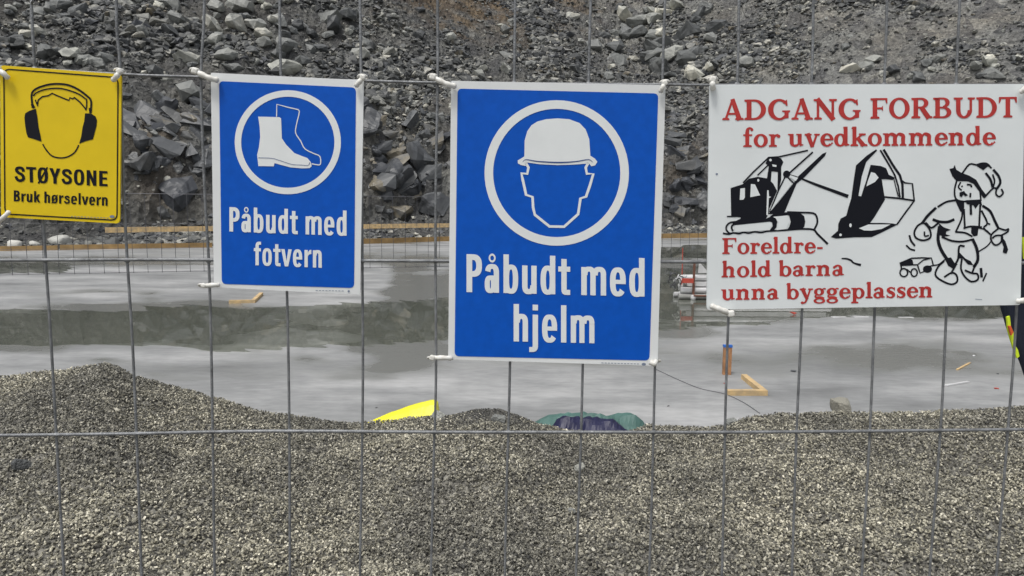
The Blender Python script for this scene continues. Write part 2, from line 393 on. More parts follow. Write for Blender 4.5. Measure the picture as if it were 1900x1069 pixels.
# ground far out and the slab
gx = 260
mesh('ground', [(-gx, -gx, -.12), (gx, -gx, -.12), (gx, gx, -.12), (-gx, gx, -.12)], [(0, 1, 2, 3)], M['bed']); tag(bpy.data.objects['ground'], kind='structure')
ys = 3.6*np.exp(np.linspace(0, 3.25, 260)); ts = np.linspace(-1, 1, 300)
TT, YG = np.meshgrid(ts, ys); XG = TT*(YG*.95+5)
pxs, pys = proj(np.stack([XG, YG, 0*XG], -1))
damp = np.full(XG.shape, -.12)
def blob(cx, cy, rx, ry, st, p=2.0):
    global damp
    wx = fbm(pxs/95, pys/24, 5, 61)*1.5
    d = ((pxs-cx)/rx)**2 + ((pys-cy)/ry)**2
    damp = damp + st*np.exp(-np.maximum(0, d+wx-.4)**1.2*1.5)*(1.0)
for b_ in [(150, 488, 230, 10, .6), (330, 538, 330, 6, .3), (250, 605, 560, 44, .9), (775, 520, 60, 38, .80), (770, 600, 120, 60, .75), (740, 655, 90, 30, .5), (560, 690, 200, 20, .3),
           (1250, 545, 250, 60, .9), (1650, 575, 420, 22, .9), (1040, 470, 600, 22, .35), (1420, 478, 300, 24, .5), (1600, 660, 230, 36, .42), (170, 690, 300, 20, .35),
           (1700, 640, 150, 18, .2), (1250, 610, 60, 12, .5), (620, 480, 60, 8, .4), (1000, 560, 200, 70, .7)]:
    blob(*b_)
for b_ in [(160, 545, 250, 16, -.30), (600, 545, 150, 30, -.25), (800, 500, 30, 18, -.3), (1500, 640, 160, 18, -.25), (1800, 640, 110, 40, -.22), (900, 730, 400, 40, -.15), (300, 522, 200, 10, -.3)]:
    blob(*b_)
damp = damp + fbm(XG*.22+3, YG*.40, 5, 88)*.75 + fbm(XG*.8, YG*1.7, 4, 89)*.25
ZG = np.zeros_like(XG)
slab = grid_mesh('concrete_slab', XG, YG, ZG, M['slab'], {'damp': damp}); tag(slab, kind='structure')

def puddle(pts, seed, z=.004):
    P = catmull(pts, 12, True); out = []
    for i, p in enumerate(P):
        a = i*.55; n = (vn(np.array([a]), np.array([seed*3.1]), seed)[0]-.5); n2 = vn(np.array([a*2.7]), np.array([7.7]), seed)[0]-.5
        q = np.array([p[0]+n*44+n2*26, p[1]+n*5.0+n2*4]); out.append(GP(q[0], q[1], z))
    f = [tuple(t) for t in tessellate_polygon([[Vector(v) for v in out]])]
    o = mesh('puddle', out, f, M['water'])
    for pl in o.data.polygons:
        if pl.normal.z < 0: pl.flip()
    return tag(o, kind='structure')
puddle([(-400, 580), (-50, 574), (200, 577), (340, 566), (480, 573), (640, 562), (735, 560), (800, 556), (870, 552), (940, 548), (1000, 570), (900, 620), (810, 630), (740, 638), (660, 640), (520, 645), (400, 652), (300, 640), (100, 641), (-60, 640), (-400, 650)], 1)
puddle([(-300, 488), (0, 486), (110, 487), (130, 496), (90, 506), (0, 508), (-300, 512)], 2)
puddle([(1040, 500), (1240, 497), (1330, 490), (1500, 492), (1800, 495), (2150, 500), (2200, 580), (1890, 588), (1700, 590), (1590, 586), (1480, 590), (1400, 602), (1300, 606), (1220, 612), (1060, 600), (1010, 560)], 3)
puddle([(1000, 462), (1330, 456), (1500, 458), (1480, 474), (1300, 478), (1020, 476)], 4)

# ------------------------------------------------------------------ rock shapes
def hull_mesh(name, n, dims, seed, mat, rnd=.0, cube=.6):
    r = random.Random(seed); bm = bmesh.new()
    for i in range(n):
        v = Vector((r.gauss(0, 1), r.gauss(0, 1), r.gauss(0, 1))); v.normalize()
        m = max(abs(v.x), abs(v.y), abs(v.z)); v = v*((1-cube) + cube/m*.85)*(1-rnd*r.random())
        bm.verts.new((v.x*dims[0]/2, v.y*dims[1]/2, v.z*dims[2]/2))
    res = bmesh.ops.convex_hull(bm, input=bm.verts)
    kill = [g for g in set(res['geom_interior']+res['geom_unused']) if isinstance(g, bmesh.types.BMVert)]
    bmesh.ops.delete(bm, geom=kill, context='VERTS')
    bmesh.ops.recalc_face_normals(bm, faces=bm.faces)
    me = bpy.data.meshes.new(name); bm.to_mesh(me); bm.free(); me.materials.append(mat); return me
def chipped(name, seed, dims, mat, n=16, lvl=2, amt=.06):
    """bigger rock: a hull cut finer and roughened"""
    me = hull_mesh(name, n, dims, seed, mat, .12, .65); bm = bmesh.new(); bm.from_mesh(me)
    for k in range(lvl): bmesh.ops.subdivide_edges(bm, edges=bm.edges[:], cuts=1, use_grid_fill=True)
    bmesh.ops.triangulate(bm, faces=bm.faces[:])
    P = np.array([v.co[:] for v in bm.verts])
    nn = fbm(P[:, 0]*3.1+P[:, 2]*2, P[:, 1]*3.1-P[:, 2]*1.7, 3, seed)
    for v, a in zip(bm.verts, nn): v.co += v.normal*float(a)*amt
    bm.to_mesh(me); bm.free(); return me
ROCKS = [chipped('rock', 100+i, (1, .6+.35*random.random(), .45+.3*random.random()), M['rock'], 16, 2, .09) for i in range(14)]
SLABS = [chipped('dark_rock', 300+i, (1, .6+.4*random.random(), .5+.35*random.random()), M['darkrock'], 13, 3, .11) for i in range(8)]

def rock_at(P, size, label, group, meshes, flat=.25, name='rock', z_in=.3):
    me = random.choice(meshes); o = bpy.data.objects.new(name, me); COL.objects.link(o)
    o.scale = (size*random.uniform(.85, 1.15),)*3
    o.rotation_euler = (random.uniform(-flat, flat)*1.6, random.uniform(-flat, flat)*1.6, random.uniform(0, 6.28))
    o.location = Vector(P) + Vector((0, 0, size*.5*.3*(1-z_in)))
    return tag(o, label, 'rock', group)
zones = [
 ('A', (0, 0, 372, 128), 52, 'grey broken rock in the rubble above the yellow sign', 'rocks above the yellow sign', (16, 46)),
 ('C', (372, 0, 690, 140), 62, 'grey broken rock in the rubble heap above the boot sign', 'rocks above the boot sign', (18, 54)),
 ('E', (690, 15, 1080, 150), 30, 'small grey rock on the slope above the helmet sign', 'rocks above the helmet sign', (12, 32)),
 ('F', (1085, 10, 1385, 155), 56, 'pale grey rock in the pile above the gap left of the white sign', 'rocks in the pile left of and above the white sign', (18, 50)),
 ('H', (1385, 0, 1900, 100), 24, 'small grey rock scattered on the fine slope above the white sign', 'small rocks on the slope above the white sign', (9, 20)),
 ('H2', (1560, 108, 1900, 156), 18, 'grey rock in the row along the top edge of the white sign', 'rocks in the row just above the white sign', (18, 40)),
]
fence_stones = 0
for key, (x0, y0, x1, y1), cnt, lab, grp, (a, b_) in zones:
    made = 0; tries = 0
    while made < cnt and tries < cnt*8:
        tries += 1
        px, py = random.uniform(x0, x1), random.uniform(y0, y1)
        if key == 'A' and py < 95 and px < 330 and (vn(np.array([px/70]), np.array([py/40]), 4)[0] < .42): continue
        if key == 'C' and vn(np.array([px/80]), np.array([py/40]), 6)[0] < .28: continue
        if key == 'F' and abs(px-1240-(py-80)*.5) > 150*random.random()+40: continue
        h = bank_hit(px, py)
        if h is None: continue
        d = (h-EYE) @ FWD; pxsz = a + (b_-a)*random.random()**1.8
        rock_at(h, pxsz*d/FPX*1.22, lab, grp, ROCKS); made += 1
def hand(px, py, sz, lab, meshes=ROCKS, flat=.3, name='rock', grp=None, zi=.3):
    h = bank_hit(px, py)
    if h is None: return
    d = (h-EYE) @ FWD
    return rock_at(h, sz*d/FPX*1.1, lab, grp, meshes, flat, name, zi)
for px, py, sz, lab in [
  (348, 118, 62, 'large blunt grey-green boulder just above the top left tie of the boot sign'),
  (395, 52, 40, 'blocky grey rock above the top left corner of the boot sign'),
  (420, 108, 46, 'bright cracked grey rock above the boot sign near its left corner'),
  (408, 74, 30, 'small pale rock in the middle of the heap above the boot sign'),
  (590, 95, 34, 'rusty-edged rock above the right part of the boot sign'),
  (445, 38, 34, 'tan-grey rock high in the heap above the boot sign'),
  (92, 20, 40, 'pale rock high above the yellow sign'),
  (555, 125, 50, 'wide flat rock touching the top edge of the boot sign'),
  (598, 122, 30, 'upright rock just above the right half of the boot sign'),
  (350, 185, 80, 'long pale slab of rock between the yellow and the boot sign'),
  (292, 140, 44, 'light flat rock just right of the tie of the yellow sign'),
  (1165, 35, 50, 'brown-tinged upright block in the pile above the helmet sign corner'),
  (1180, 68, 40, 'bright faceted rock in the middle of the pile above the helmet sign'),
  (1140, 92, 44, 'wide rock in the pile above the right half of the helmet sign'),
  (1145, 118, 38, 'dark lower rock of the pile above the helmet sign'),
  (1320, 130, 50, 'large dark boulder above the top left corner of the white sign'),
  (1205, 115, 36, 'wedge-shaped rock just above the helmet sign right corner'),
  (1300, 30, 40, 'grey block at the top of the pile above the white sign left corner'),
  (1610, 128, 34, 'rock at the left end of the row above the white sign'),
  (1830, 118, 40, 'darker rock in the row above the white sign near the right edge')]:
    hand(px, py, sz, lab)
# the blasted face seen between the signs
for lab, grp, (x0, y0, x1, y1), cnt, (a, b_), ms in [
  ('dark jagged rock in the blasted face between the yellow and boot signs', 'dark rocks between the yellow and boot signs', (226, 170, 400, 400), 26, (18, 60), SLABS),
  ('grey rock at the middle of the gap between the yellow and boot signs', 'grey rocks between the yellow and boot signs', (226, 140, 400, 260), 12, (14, 36), ROCKS),
  ('dark jagged rock in the blasted face between the two blue signs', 'dark rocks between the two blue signs', (675, 230, 838, 400), 20, (22, 70), SLABS),
  ('grey rock in the upper part of the gap between the two blue signs', 'grey rocks between the two blue signs', (675, 158, 838, 245), 18, (14, 40), ROCKS),
  ('dark rock in the gap between the helmet sign and the white sign', 'dark rocks left of the white sign', (1234, 165, 1318, 420), 18, (16, 50), SLABS)]:
    for i in range(cnt):
        px, py = random.uniform(x0, x1), random.uniform(y0, y1); sz = a+(b_-a)*random.random()**1.5
        hand(px, py, sz, lab, ms, .7, 'rock', grp, .9)
for px, py, sz, lab in [(718, 285, 95, 'large split slab with flat top in the gap between the blue signs'), (775, 290, 80, 'big angular block leaning right between the two blue signs'),
                        (705, 345, 50, 'pale broken slab low in the gap between the blue signs'), (770, 350, 90, 'rounded grey outcrop low between the two blue signs'),
                        (320, 340, 95, 'big brownish outcrop low between the yellow and boot signs'), (270, 300, 80, 'olive tinged outcrop right beside the yellow sign')]:
    hand(px, py, sz, lab, SLABS, .4, 'rock', None, 1.2)
# pale rounded boulders below the yellow sign
BOUL = [chipped('boulder', 500+i, (1, .8, .62), M['paleboulder'], 40, 1, .03) for i in range(3)]
for bm_ in BOUL: bm_.polygons.foreach_set('use_smooth', [True]*len(bm_.polygons))
for px, py, sz, lab in [(46, 461, 30, 'small round pale boulder at the slab edge below the yellow sign'), (97, 460, 50, 'wider pale boulder at the slab edge below the yellow sign'), (8, 463, 34, 'pale boulder cut by the left edge of the photo')]:
    g = GP(px, py+2); d = (g-EYE) @ FWD; s_ = sz*d/FPX
    g = g + np.array([0, .5, 0]); o = rock_at(g, s_, lab, None, BOUL, .1, 'boulder'); o.location.z = s_*.24

ORD = ['first', 'second', 'third', 'fourth', 'fifth', 'sixth', 'seventh', 'eighth', 'ninth', 'tenth', 'eleventh', 'twelfth', 'thirteenth', 'fourteenth']
WX = [60, 216, 376, 520, 669, 812, 955, 1094, 1231, 1369, 1507, 1643, 1777, 1910]
from collections import defaultdict
cells = defaultdict(list)
for o in list(COL.objects):
    if o.name.split('.')[0] == 'rock' and 'group' in o:
        a, b_ = proj(np.array(o.location)[None]); a, b_ = float(a[0]), float(b_[0]); px_ = o.scale[0]*FPX/o.location.y
        i = sum(a > q for q in WX)
        if i == 0: where = 'left of the first fence wire'
        elif i == len(WX): where = 'right of the last fence wire'
        elif b_ > 150: where = ('low' if b_ > 290 else 'high')+' in the gap '+('beside the yellow sign' if a < 410 else 'between the blue signs' if a < 850 else 'left of the white sign')
        else: where = 'between %s and %s fence wires' % (ORD[i-1], ORD[i])
        ht = '' if b_ > 150 else 'at photo top ' if b_ < 40 else 'halfway up ' if b_ < 95 else 'just above the signs '
        kind_ = 'dark' if o.data.name.startswith('dark') else 'grey'
        cells[('big ' if px_ > 34 else 'mid-sized ' if px_ > 22 else 'small ')+kind_+' rock '+ht+where].append((a, o))
        o['group'] = 'rocks lying on the bank'
for lab, lst in cells.items():
    lst.sort(key=lambda q: q[0])
    for i, (a, o) in enumerate(lst):
        n_ = len(lst); pos = '' if n_ == 1 else ((', the left one', ', the right one')[i] if n_ == 2 else (', the left one' if i == 0 else ', the right one' if i == n_-1 else ', the middle one') if n_ == 3 else ', %s from left' % ORD[min(i, 13)])
        o['label'] = lab+pos

# ------------------------------------------------------------------ instanced rubble and gravel (uncountable)
def scatter(name, pts, rots, scl, variants, kindlabel):
    col = bpy.data.collections.new(name+'_pieces')
    for i, me in enumerate(variants):
        o = bpy.data.objects.new(f'{name}_piece', me); col.objects.link(o)
    me = bpy.data.meshes.new(name); me.vertices.add(len(pts)); me.vertices.foreach_set('co', np.asarray(pts, np.float32).ravel())
    for nm, a in (('rot', rots), ('scl', scl)):
        at = me.attributes.new(nm, 'FLOAT_VECTOR', 'POINT'); at.data.foreach_set('vector', np.asarray(a, np.float32).ravel())
    at = me.attributes.new('pick', 'INT', 'POINT'); at.data.foreach_set('value', RNG.integers(0, len(variants), len(pts)).astype(np.int32))
    o = link(name, me)
    ng = bpy.data.node_groups.new(name, 'GeometryNodeTree')
    ng.interface.new_socket('Geometry', in_out='INPUT', socket_type='NodeSocketGeometry'); ng.interface.new_socket('Geometry', in_out='OUTPUT', socket_type='NodeSocketGeometry')
    n = ng.nodes; gi = n.new('NodeGroupInput'); go = n.new('NodeGroupOutput'); ip = n.new('GeometryNodeInstanceOnPoints'); ci = n.new('GeometryNodeCollectionInfo')
    ci.inputs['Collection'].default_value = col; ci.inputs['Separate Children'].default_value = True; ci.inputs['Reset Children'].default_value = True
    ip.inputs['Pick Instance'].default_value = True
    def na(nm, ty):
        q = n.new('GeometryNodeInputNamedAttribute'); q.data_type = ty; q.inputs['Name'].default_value = nm
        return [s for s in q.outputs if s.enabled and s.name == 'Attribute'][0]
    L = ng.links
    L.new(gi.outputs[0], ip.inputs['Points']); L.new(ci.outputs[0], ip.inputs['Instance'])
    L.new(na('pick', 'INT'), ip.inputs['Instance Index']); L.new(na('rot', 'FLOAT_VECTOR'), ip.inputs['Rotation']); L.new(na('scl', 'FLOAT_VECTOR'), ip.inputs['Scale'])
    L.new(ip.outputs[0], go.inputs[0])
    md = o.modifiers.new('scatter', 'NODES'); md.node_group = ng
    return tag(o, kindlabel, kindlabel and name.replace('_', ' '), kind='stuff')

SMALL = [hull_mesh('rubble_piece', 13, (1, .6+.3*random.random(), .45+.3*random.random()), 700+i, M['rubble'], .15) for i in range(10)] + \
        [hull_mesh('rubble_piece', 12, (1, .7, .6), 730+i, M['darkrock'], .15) for i in range(3)]
N = 190000
u = RNG.uniform(-8, 48, N); s = RNG.uniform(0, 1, N)**1.3*34+.05
dens = vn(u*.28, s*.28, 12)*.6 + vn(u*.9, s*.9, 13)*.4
keep = (RNG.uniform(0, 1, N) < np.clip((dens-.36)*4, .22, 1))
u, s, dens = u[keep], s[keep], dens[keep]
z = bank_z(u, s); x, y = from_us(u, s)
sz = .075 + .30*RNG.uniform(0, 1, len(u))**7 + np.clip((dens-.47)*4, 0, 1)*.62*RNG.uniform(0, 1, len(u))**1.8
sz *= np.clip(.75+np.hypot(x, y)/90, .8, 1.5)
rubble = scatter('rubble', np.stack([x, y, z+.01], 1), np.stack([RNG.uniform(-.5, .5, len(u)), RNG.uniform(-.5, .5, len(u)), RNG.uniform(0, 6.28, len(u))], 1),
        np.stack([sz*RNG.uniform(.8, 1.3, len(u)), sz, sz], 1), SMALL, 'small broken stones covering the rock bank')

BLK = [chipped('bedrock_block', 800+i, (1, .75, .6), M['darkrock'], 12, 2, .05) for i in range(8)]
N = 1500
u = RNG.uniform(-8, 42, N); s = RNG.uniform(1.6, 6.2, N); k = (vn(u*.35, s*.5, 66) > .42); u, s = u[k], s[k]
z = bank_z(u, s); x, y = from_us(u, s); sz = .45+1.5*RNG.uniform(0, 1, len(u))**2.2
ta = .5*np.sin(u*.35)
scatter('bedrock_blocks', np.stack([x, y, z-sz*.12], 1), np.stack([.55+RNG.normal(0, .16, len(u)), ta+RNG.normal(0, .16, len(u)), math.atan2(E1[1], E1[0])+RNG.normal(0, .35, len(u))], 1),
        np.stack([sz*1.25, sz, sz*.85], 1), BLK, 'dark fractured blocks of the blasted rock face')

# ------------------------------------------------------------------ gravel heap in front
YC = 3.45
crest_px = [(-900, 720), (-300, 715), (-100, 708), (0, 701), (60, 692), (120, 688), (165, 679), (195, 674), (220, 681), (250, 699), (300, 712), (400, 738), (480, 762), (560, 774), (640, 786), (700, 784), (760, 776), (830, 773), (880, 764), (925, 762), (960, 772), (1000, 786), (1050, 797), (1100, 806), (1160, 804), (1205, 789), (1300, 794), (1345, 790), (1385, 774), (1450, 768), (1540, 765), (1650, 766), (1800, 762), (1900, 756), (2200, 750), (2800, 750)]
cp = np.array([YP(a, b, YC) for a, b in crest_px]); CXs, CZs = cp[:, 0], cp[:, 2]
def gravel_z(x, y):
    zc = np.interp(x*YC/np.clip(y, 2.2, 5), CXs, CZs)
    base = .56 + .03*fbm(x*.8, y*.8, 3, 41)
    front = base + (zc-base)*sstep(1.3, YC, y)**1.25
    mid = sstep(1.2, 2.0, y)*(1-sstep(2.9, YC, y))
    front = front + (fbm(x*1.7, y*2.3, 3, 44)*.10 + fbm(x*4+2, y*5, 2, 48)*.03 - .045*sstep(.1,.5,fbm(x*3.3+4, y*5.0, 2, 49)) + fbm(x*6, y*6, 2, 45)*.012)*mid
    back = zc - (y-YC)*.62 - .05*(1-np.exp(-(y-YC)*6))
    z = np.where(y < YC, front, back)
    return z + fbm(x*14, y*14, 2, 46)*.006
gxs = np.arange(-5.2, 5.4, .035); gys = np.concatenate([np.arange(-3, 1.2, .15), np.arange(1.2, 5.6, .035)])
GX, GY = np.meshgrid(gxs, gys); GZ = gravel_z(GX, GY)
gb = grid_mesh('gravel_ground', GX, GY, GZ-.004, M['bed']); tag(gb, kind='structure')
GR = [hull_mesh('gravel_grain', 9, (1.25, .62+.3*random.random(), .5+.25*random.random()), 900+i, M['grain'], .2, .4) for i in range(12)]
N = 440000
gy = 1.35 + (4.0-1.35)*RNG.uniform(0, 1, N)
gxx = RNG.uniform(-1, 1, N)*(gy*.80+.35)
kp = (RNG.uniform(0, 1, N) < (gy*.80+.35)/(4.0*.8+.35)*1.0)
gxx, gy = gxx[kp], gy[kp]
gz = gravel_z(gxx, gy) + RNG.uniform(-.004, .008, len(gy))
gs = .0056 + .0072*RNG.power(1.6, len(gy)); gs = gs*np.where(RNG.uniform(0, 1, len(gy)) < .006, 1.9, 1)
gravel = scatter('gravel', np.stack([gxx, gy, gz], 1), np.stack([RNG.uniform(-1, 1, len(gy)), RNG.uniform(-1, 1, len(gy)), RNG.uniform(0, 6.28, len(gy))], 1),
        np.stack([gs]*3, 1)*RNG.uniform(.75, 1.3, (len(gy), 3)), GR, 'crushed grey gravel heaped in front of the slab')
print('gravel grains', len(gy), 'rubble', len(u))
N = 5200
hx = RNG.normal(0, .12, N); hy = RNG.normal(0, .10, N); c0 = YP(905, 768, YC)
M['darkgrain'] = stone('damp dark grit', [(0, (.03, .03, .028)), (.6, (.08, .078, .07)), (1, (.17, .165, .145))], rough=.4, nscale=90, bscale=300, bump=.3, bdist=.002)
DG = [hull_mesh('grit_piece', 9, (1.2, .8, .6), 980+i, M['darkgrain'], .2, .4) for i in range(4)]
gx_ = c0[0]+hx; gy_ = YC-.03+hy; hz = gravel_z(gx_, gy_)+.004+.010*np.exp(-(hx/.11)**2-(hy/.08)**2)*RNG.uniform(0, 1, N)
scatter('dark_grit_heap', np.stack([gx_, gy_, hz], 1), RNG.uniform(-1.5, 1.5, (N, 3)), np.repeat((.007+.008*RNG.uniform(0, 1, N))[:, None], 3, 1), DG, 'small dark damp heap of grit on the crest beside the yellow sheet')
PEB = [chipped('stone', 950+i, (1, .8, .7), M['rock'], 22, 1, .04) for i in range(3)]
def on_gravel(px, py):
    d = ray(px, py); t = np.arange(1.2, 6, .005); P = EYE+d*t[:, None]
    k = np.nonzero(P[:, 2] < gravel_z(P[:, 0], P[:, 1]))[0]; return P[k[0]] if len(k) else GP(px, py)
for px, py, sz, lab in [(40, 866, 36, 'dark rounded stone half buried in the gravel at the left edge'), (1062, 950, 20, 'small dark stone in the gravel below the helmet sign'),
                        (812, 776, 34, 'dark clod on the gravel crest beside the yellow sheet'), (925, 782, 32, 'dark clod on the gravel crest between the yellow sheet and the tarpaulins'),
                        (1356, 788, 30, 'grey stone on the gravel crest below the upright stake'), (1075, 871, 30, 'flat grey stone in the gravel below the navy tarpaulin')]:
    p = on_gravel(px, py); o = rock_at(p, sz*p[1]/FPX, lab, None, PEB, .3, 'stone')
BIG = chipped('stone', 977, (1, .8, .66), M['clod'], 60, 1, .06)
p = YP(1559, 762, 3.5); o = rock_at(p, 44*3.5/FPX, 'pale domed stone sitting on the gravel crest below the white sign', None, [BIG], .05, 'stone'); o.location = Vector(p)+Vector((0, .0, .022))

# ------------------------------------------------------------------ things on the slab
def timber(a, b, wd, ht, mat, name, label, cat='timber', grp=None, zlift=0):
    m = MB(); m.beam(a, b, wd, ht); o = m.build(name, mat); return tag(o, label, cat, grp)
def raise_(p, z): return np.array([p[0], p[1], p[2]+z])
# slab edge formwork along the foot of the bank
ed = [(-450, 472), (0, 466), (400, 459), (680, 452), (830, 447), (1300, 441), (1900, 433)]
labs = ['weathered yellow formwork board along the slab edge left of and below the yellow sign', 'formwork board at the slab edge seen between the yellow and boot signs',
        'formwork board at the slab edge behind the boot sign', 'brownish formwork board at the slab edge between the two blue signs', 'formwork board at the slab edge in the gap left of the white sign', 'formwork board at the slab edge hidden behind the white sign']
ed_cut = [(-450, 473), (110, 464), (395, 459), (660, 453), (850, 447), (1320, 441), (1900, 434)]
for i in range(6):
    a, b_ = GP(*ed_cut[i]), GP(*ed_cut[i+1]); d_ = (a[1]+b_[1])/2; h_ = 9.0*d_/FPX
    n_ = (b_-a)/np.linalg.norm(b_-a)
    if i == 5: continue
    timber(raise_(a+n_*.02, h_/2), raise_(b_-n_*.02, h_/2), .06, h_, M['wood2'], 'formwork_board', labs[i], 'board')
# upper batten
g1, g2 = GP(195, 464), GP(1000, 448)
yb1, yb2 = g1[1]-.3, g2[1]-.3
bt = empty('batten_rail', raise_(YP(195, 427, yb1), 0), 'long pale yellow batten rail above the formwork, seen either side of the boot sign', 'rail')
a, b_ = YP(195, 427, yb1), YP(905, 417, yb2)
m = MB(); m.beam(a, b_, .05, .17); m.build('batten', M['wood'], bt)
for t_ in (.46, .96):
    q = a+(b_-a)*t_; m = MB(); m.beam((q[0], q[1]+.06, 0), (q[0], q[1]+.06, q[2]), .07, .07, up=(0, 1, 0)); m.build('support_stake', M['wood2'], bt)
# far mesh panel
ga, gb_ = GP(-160, 515), GP(1420, 484)
fm = empty('rebar_mesh_fence', ga, 'low thin wire mesh fence standing on the far part of the wet slab', 'mesh fence')
nv = int(np.linalg.norm(gb_-ga)/.285)
for i in range(nv+1):
    q = ga+(gb_-ga)*i/nv; m = MB(); m.tube([(q[0], q[1], 0.005), (q[0]+random.uniform(-.02, .02), q[1], 1.75)], .0055, 5); m.build('upright_wire', M['steel'], fm)
for z_ in (.02, .55, 1.1, 1.75):
    m = MB(); m.tube([(ga[0], ga[1]+.012, z_), (gb_[0], gb_[1]+.012, z_)], .006 if z_ < .1 or z_ > 1.5 else .003, 5); m.build('level_wire', M['steel'], fm)
# L shaped offcuts
def lshape(name, pts, h, wd, mat, label):
    e = empty(name, GP(*pts[1]), label, 'timber')
    for k in range(len(pts)-1):
        a, b_ = GP(*pts[k]), GP(*pts[k+1]); n_ = (b_-a)/np.linalg.norm(b_-a)
        if k == 0: b_ = b_ + n_*wd/2
        else: a = a + n_*wd*.52
        m = MB(); m.beam(raise_(a, h/2), raise_(b_, h/2-.001*k), wd, h); m.build('timber_piece', mat, e)
lshape('timber_corner', [(1349, 733), (1417, 733), (1380, 703)], .045, .05, M['wood'], 'pale L-shaped timber frame corner lying on the slab below the white sign')
lshape('timber_corner', [(425, 563), (470, 562), (485, 548)], .05, .06, M['wood'], 'pale bent timber piece lying on the slab below the boot sign')
b0 = GP(1348, 695); tp = YP(1348, 640, b0[1]); wst = 15*b0[1]/FPX
st = empty('timber_stake', b0, 'upright brown timber stake with a blue painted top on the slab', 'stake')
m = MB(); m.beam(b0, (b0[0], b0[1], tp[2]-.022), wst, wst*.5, up=(0, 1, 0)); m.build('post', M['wood3'], st)
m = MB(); m.beam((b0[0], b0[1], tp[2]-.0215), (b0[0], b0[1], tp[2]), wst*1.08, wst*.6, up=(0, 1, 0)); m.build('painted_top', M['bluepaint'], st)
# white stick and litter
timber(raise_(GP(1755, 717), .008), raise_(GP(1797, 710), .008), .028, .012, M['whitepipe'], 'white_stick', 'thin white stick lying on the slab low at the right', 'stick')
timber(raise_(GP(1776, 687), .006), raise_(GP(1800, 674), .006), .02, .01, M['wood'], 'wood_splinter', 'pale wood splinter lying on the slab above the white stick', 'splinter')
def scrap(px, py, s, mat, name, label, cat='litter'):
    g = GP(px, py); r = random.Random(int(px)); me = hull_mesh(name, 9, (s, s*.7, s*.35), int(px), mat, .2)
    o = link(name, me); o.location = (g[0], g[1], s*.12); return tag(o, label, cat)
scrap(1849, 722, .05, M['redplastic'], 'plastic_scrap', 'small red scrap on the slab below the right end of the white stick')
scrap(1470, 584, .16, M['redplastic'], 'plastic_scrap', 'red scrap just under the lower edge of the white sign')
scrap(1806, 661, .05, M['whitepipe'], 'paper_scrap', 'tiny white scrap on the slab at the right')
scrap(1344, 712, .03, M['redplastic'], 'plastic_scrap', 'small faded red scrap left of the timber corner')
scrap(1851, 694, .03, M['navycloth'], 'pebble', 'tiny dark pebble above the red scrap at the right', 'pebble')
scrap(698, 757, .03, M['darkrock'], 'pebble', 'tiny dark pebble on the slab left of the yellow sheet', 'pebble')
scrap(688, 562, .06, M['darkrock'], 'pebble', 'small dark pebble on the slab right below the boot sign', 'pebble')
scrap(347, 561, .06, M['darkrock'], 'pebble', 'small dark pebble on the slab left of the bent timber piece', 'pebble')
scrap(1240, 754, .03, M['darkrock'], 'pebble', 'tiny dark pebble on the slab below the helmet sign right corner', 'pebble')
scrap(1472, 690, .07, M['darkrock'], 'pebble', 'dark flat scrap on the slab right of the timber corner', 'pebble')
for i, (px, py) in enumerate([(1543, 589), (1585, 589), (1668, 590)]):
    timber(raise_(GP(px, py), .006), raise_(GP(px+26, py), .006), .05, .012, M['whitepipe'], 'white_strip', ['left', 'middle', 'right'][i]+'most of three white strips lying in the water under the white sign', 'strip', 'white strips under the white sign')
cpt = catmull([(1217, 686), (1260, 706), (1300, 722), (1345, 732), (1380, 748), (1410, 768)], 6)
m = MB(); m.tube([raise_(GP(a, b_), .005) for a, b_ in cpt], .0035, 5); tag(m.build('cord', M['cord']), 'thin grey cord trailing over the slab from the helmet sign to the gravel', 'cord')
# stacked pipes
pb = GP(1262, 556); d0 = pb[1]; sc_ = d0/FPX
st = empty('pipe_bundle', (pb[0], pb[1], 0), 'bundle of long white pipes and boards lying in the water left of the white sign', 'pipe bundle')
r_ = random.Random(3)
rows = [(0, 5, .045), (1, 5, .05), (2, 4, .045), (3, 3, .04)]
for k, cnt, rad in rows:
    for j in range(cnt):
        x0 = pb[0] + r_.uniform(-.05, .10)+k*.03; y0 = pb[1] + .05 + j*rad*2.1 + k*.03; z0 = .05 + k*.105
        m = MB()
        if (j+k) % 3 == 2: m.beam((x0, y0, z0), (x0+2.4, y0+.02, z0), rad*1.7, rad*1.7)
        else: m.tube([(x0, y0, z0), (x0+2.5+r_.uniform(-.1, .1), y0+.02, z0)], rad, 10)
        m.build('pipe', M['whitepipe'] if (j+k*2) % 5 else M['grout'], st)
m = MB(); m.tube([(pb[0]+.22, pb[1]-.02, .07), (pb[0]+2.2, pb[1]-.02, .065)], .016, 8); m.build('red_pipe', M['rust'], st)
m = MB(); m.box(tuple(YP(1276, 521, pb[1]-.03)), (.19, .05, .075)); m.build('red_block', M['redplastic'], st)
m = MB(); m.add([(pb[0]+.32, pb[1]+.1, .45), (pb[0]+.5, pb[1]+.1, .45), (pb[0]+.33, pb[1]+.1, .64), (pb[0]+.32, pb[1]+.13, .45), (pb[0]+.5, pb[1]+.13, .45), (pb[0]+.33, pb[1]+.13, .64)], [(0, 1, 2), (5, 4, 3), (0, 3, 4, 1), (1, 4, 5, 2), (2, 5, 3, 0)]); m.build('white_wedge', M['whitepipe'], st)
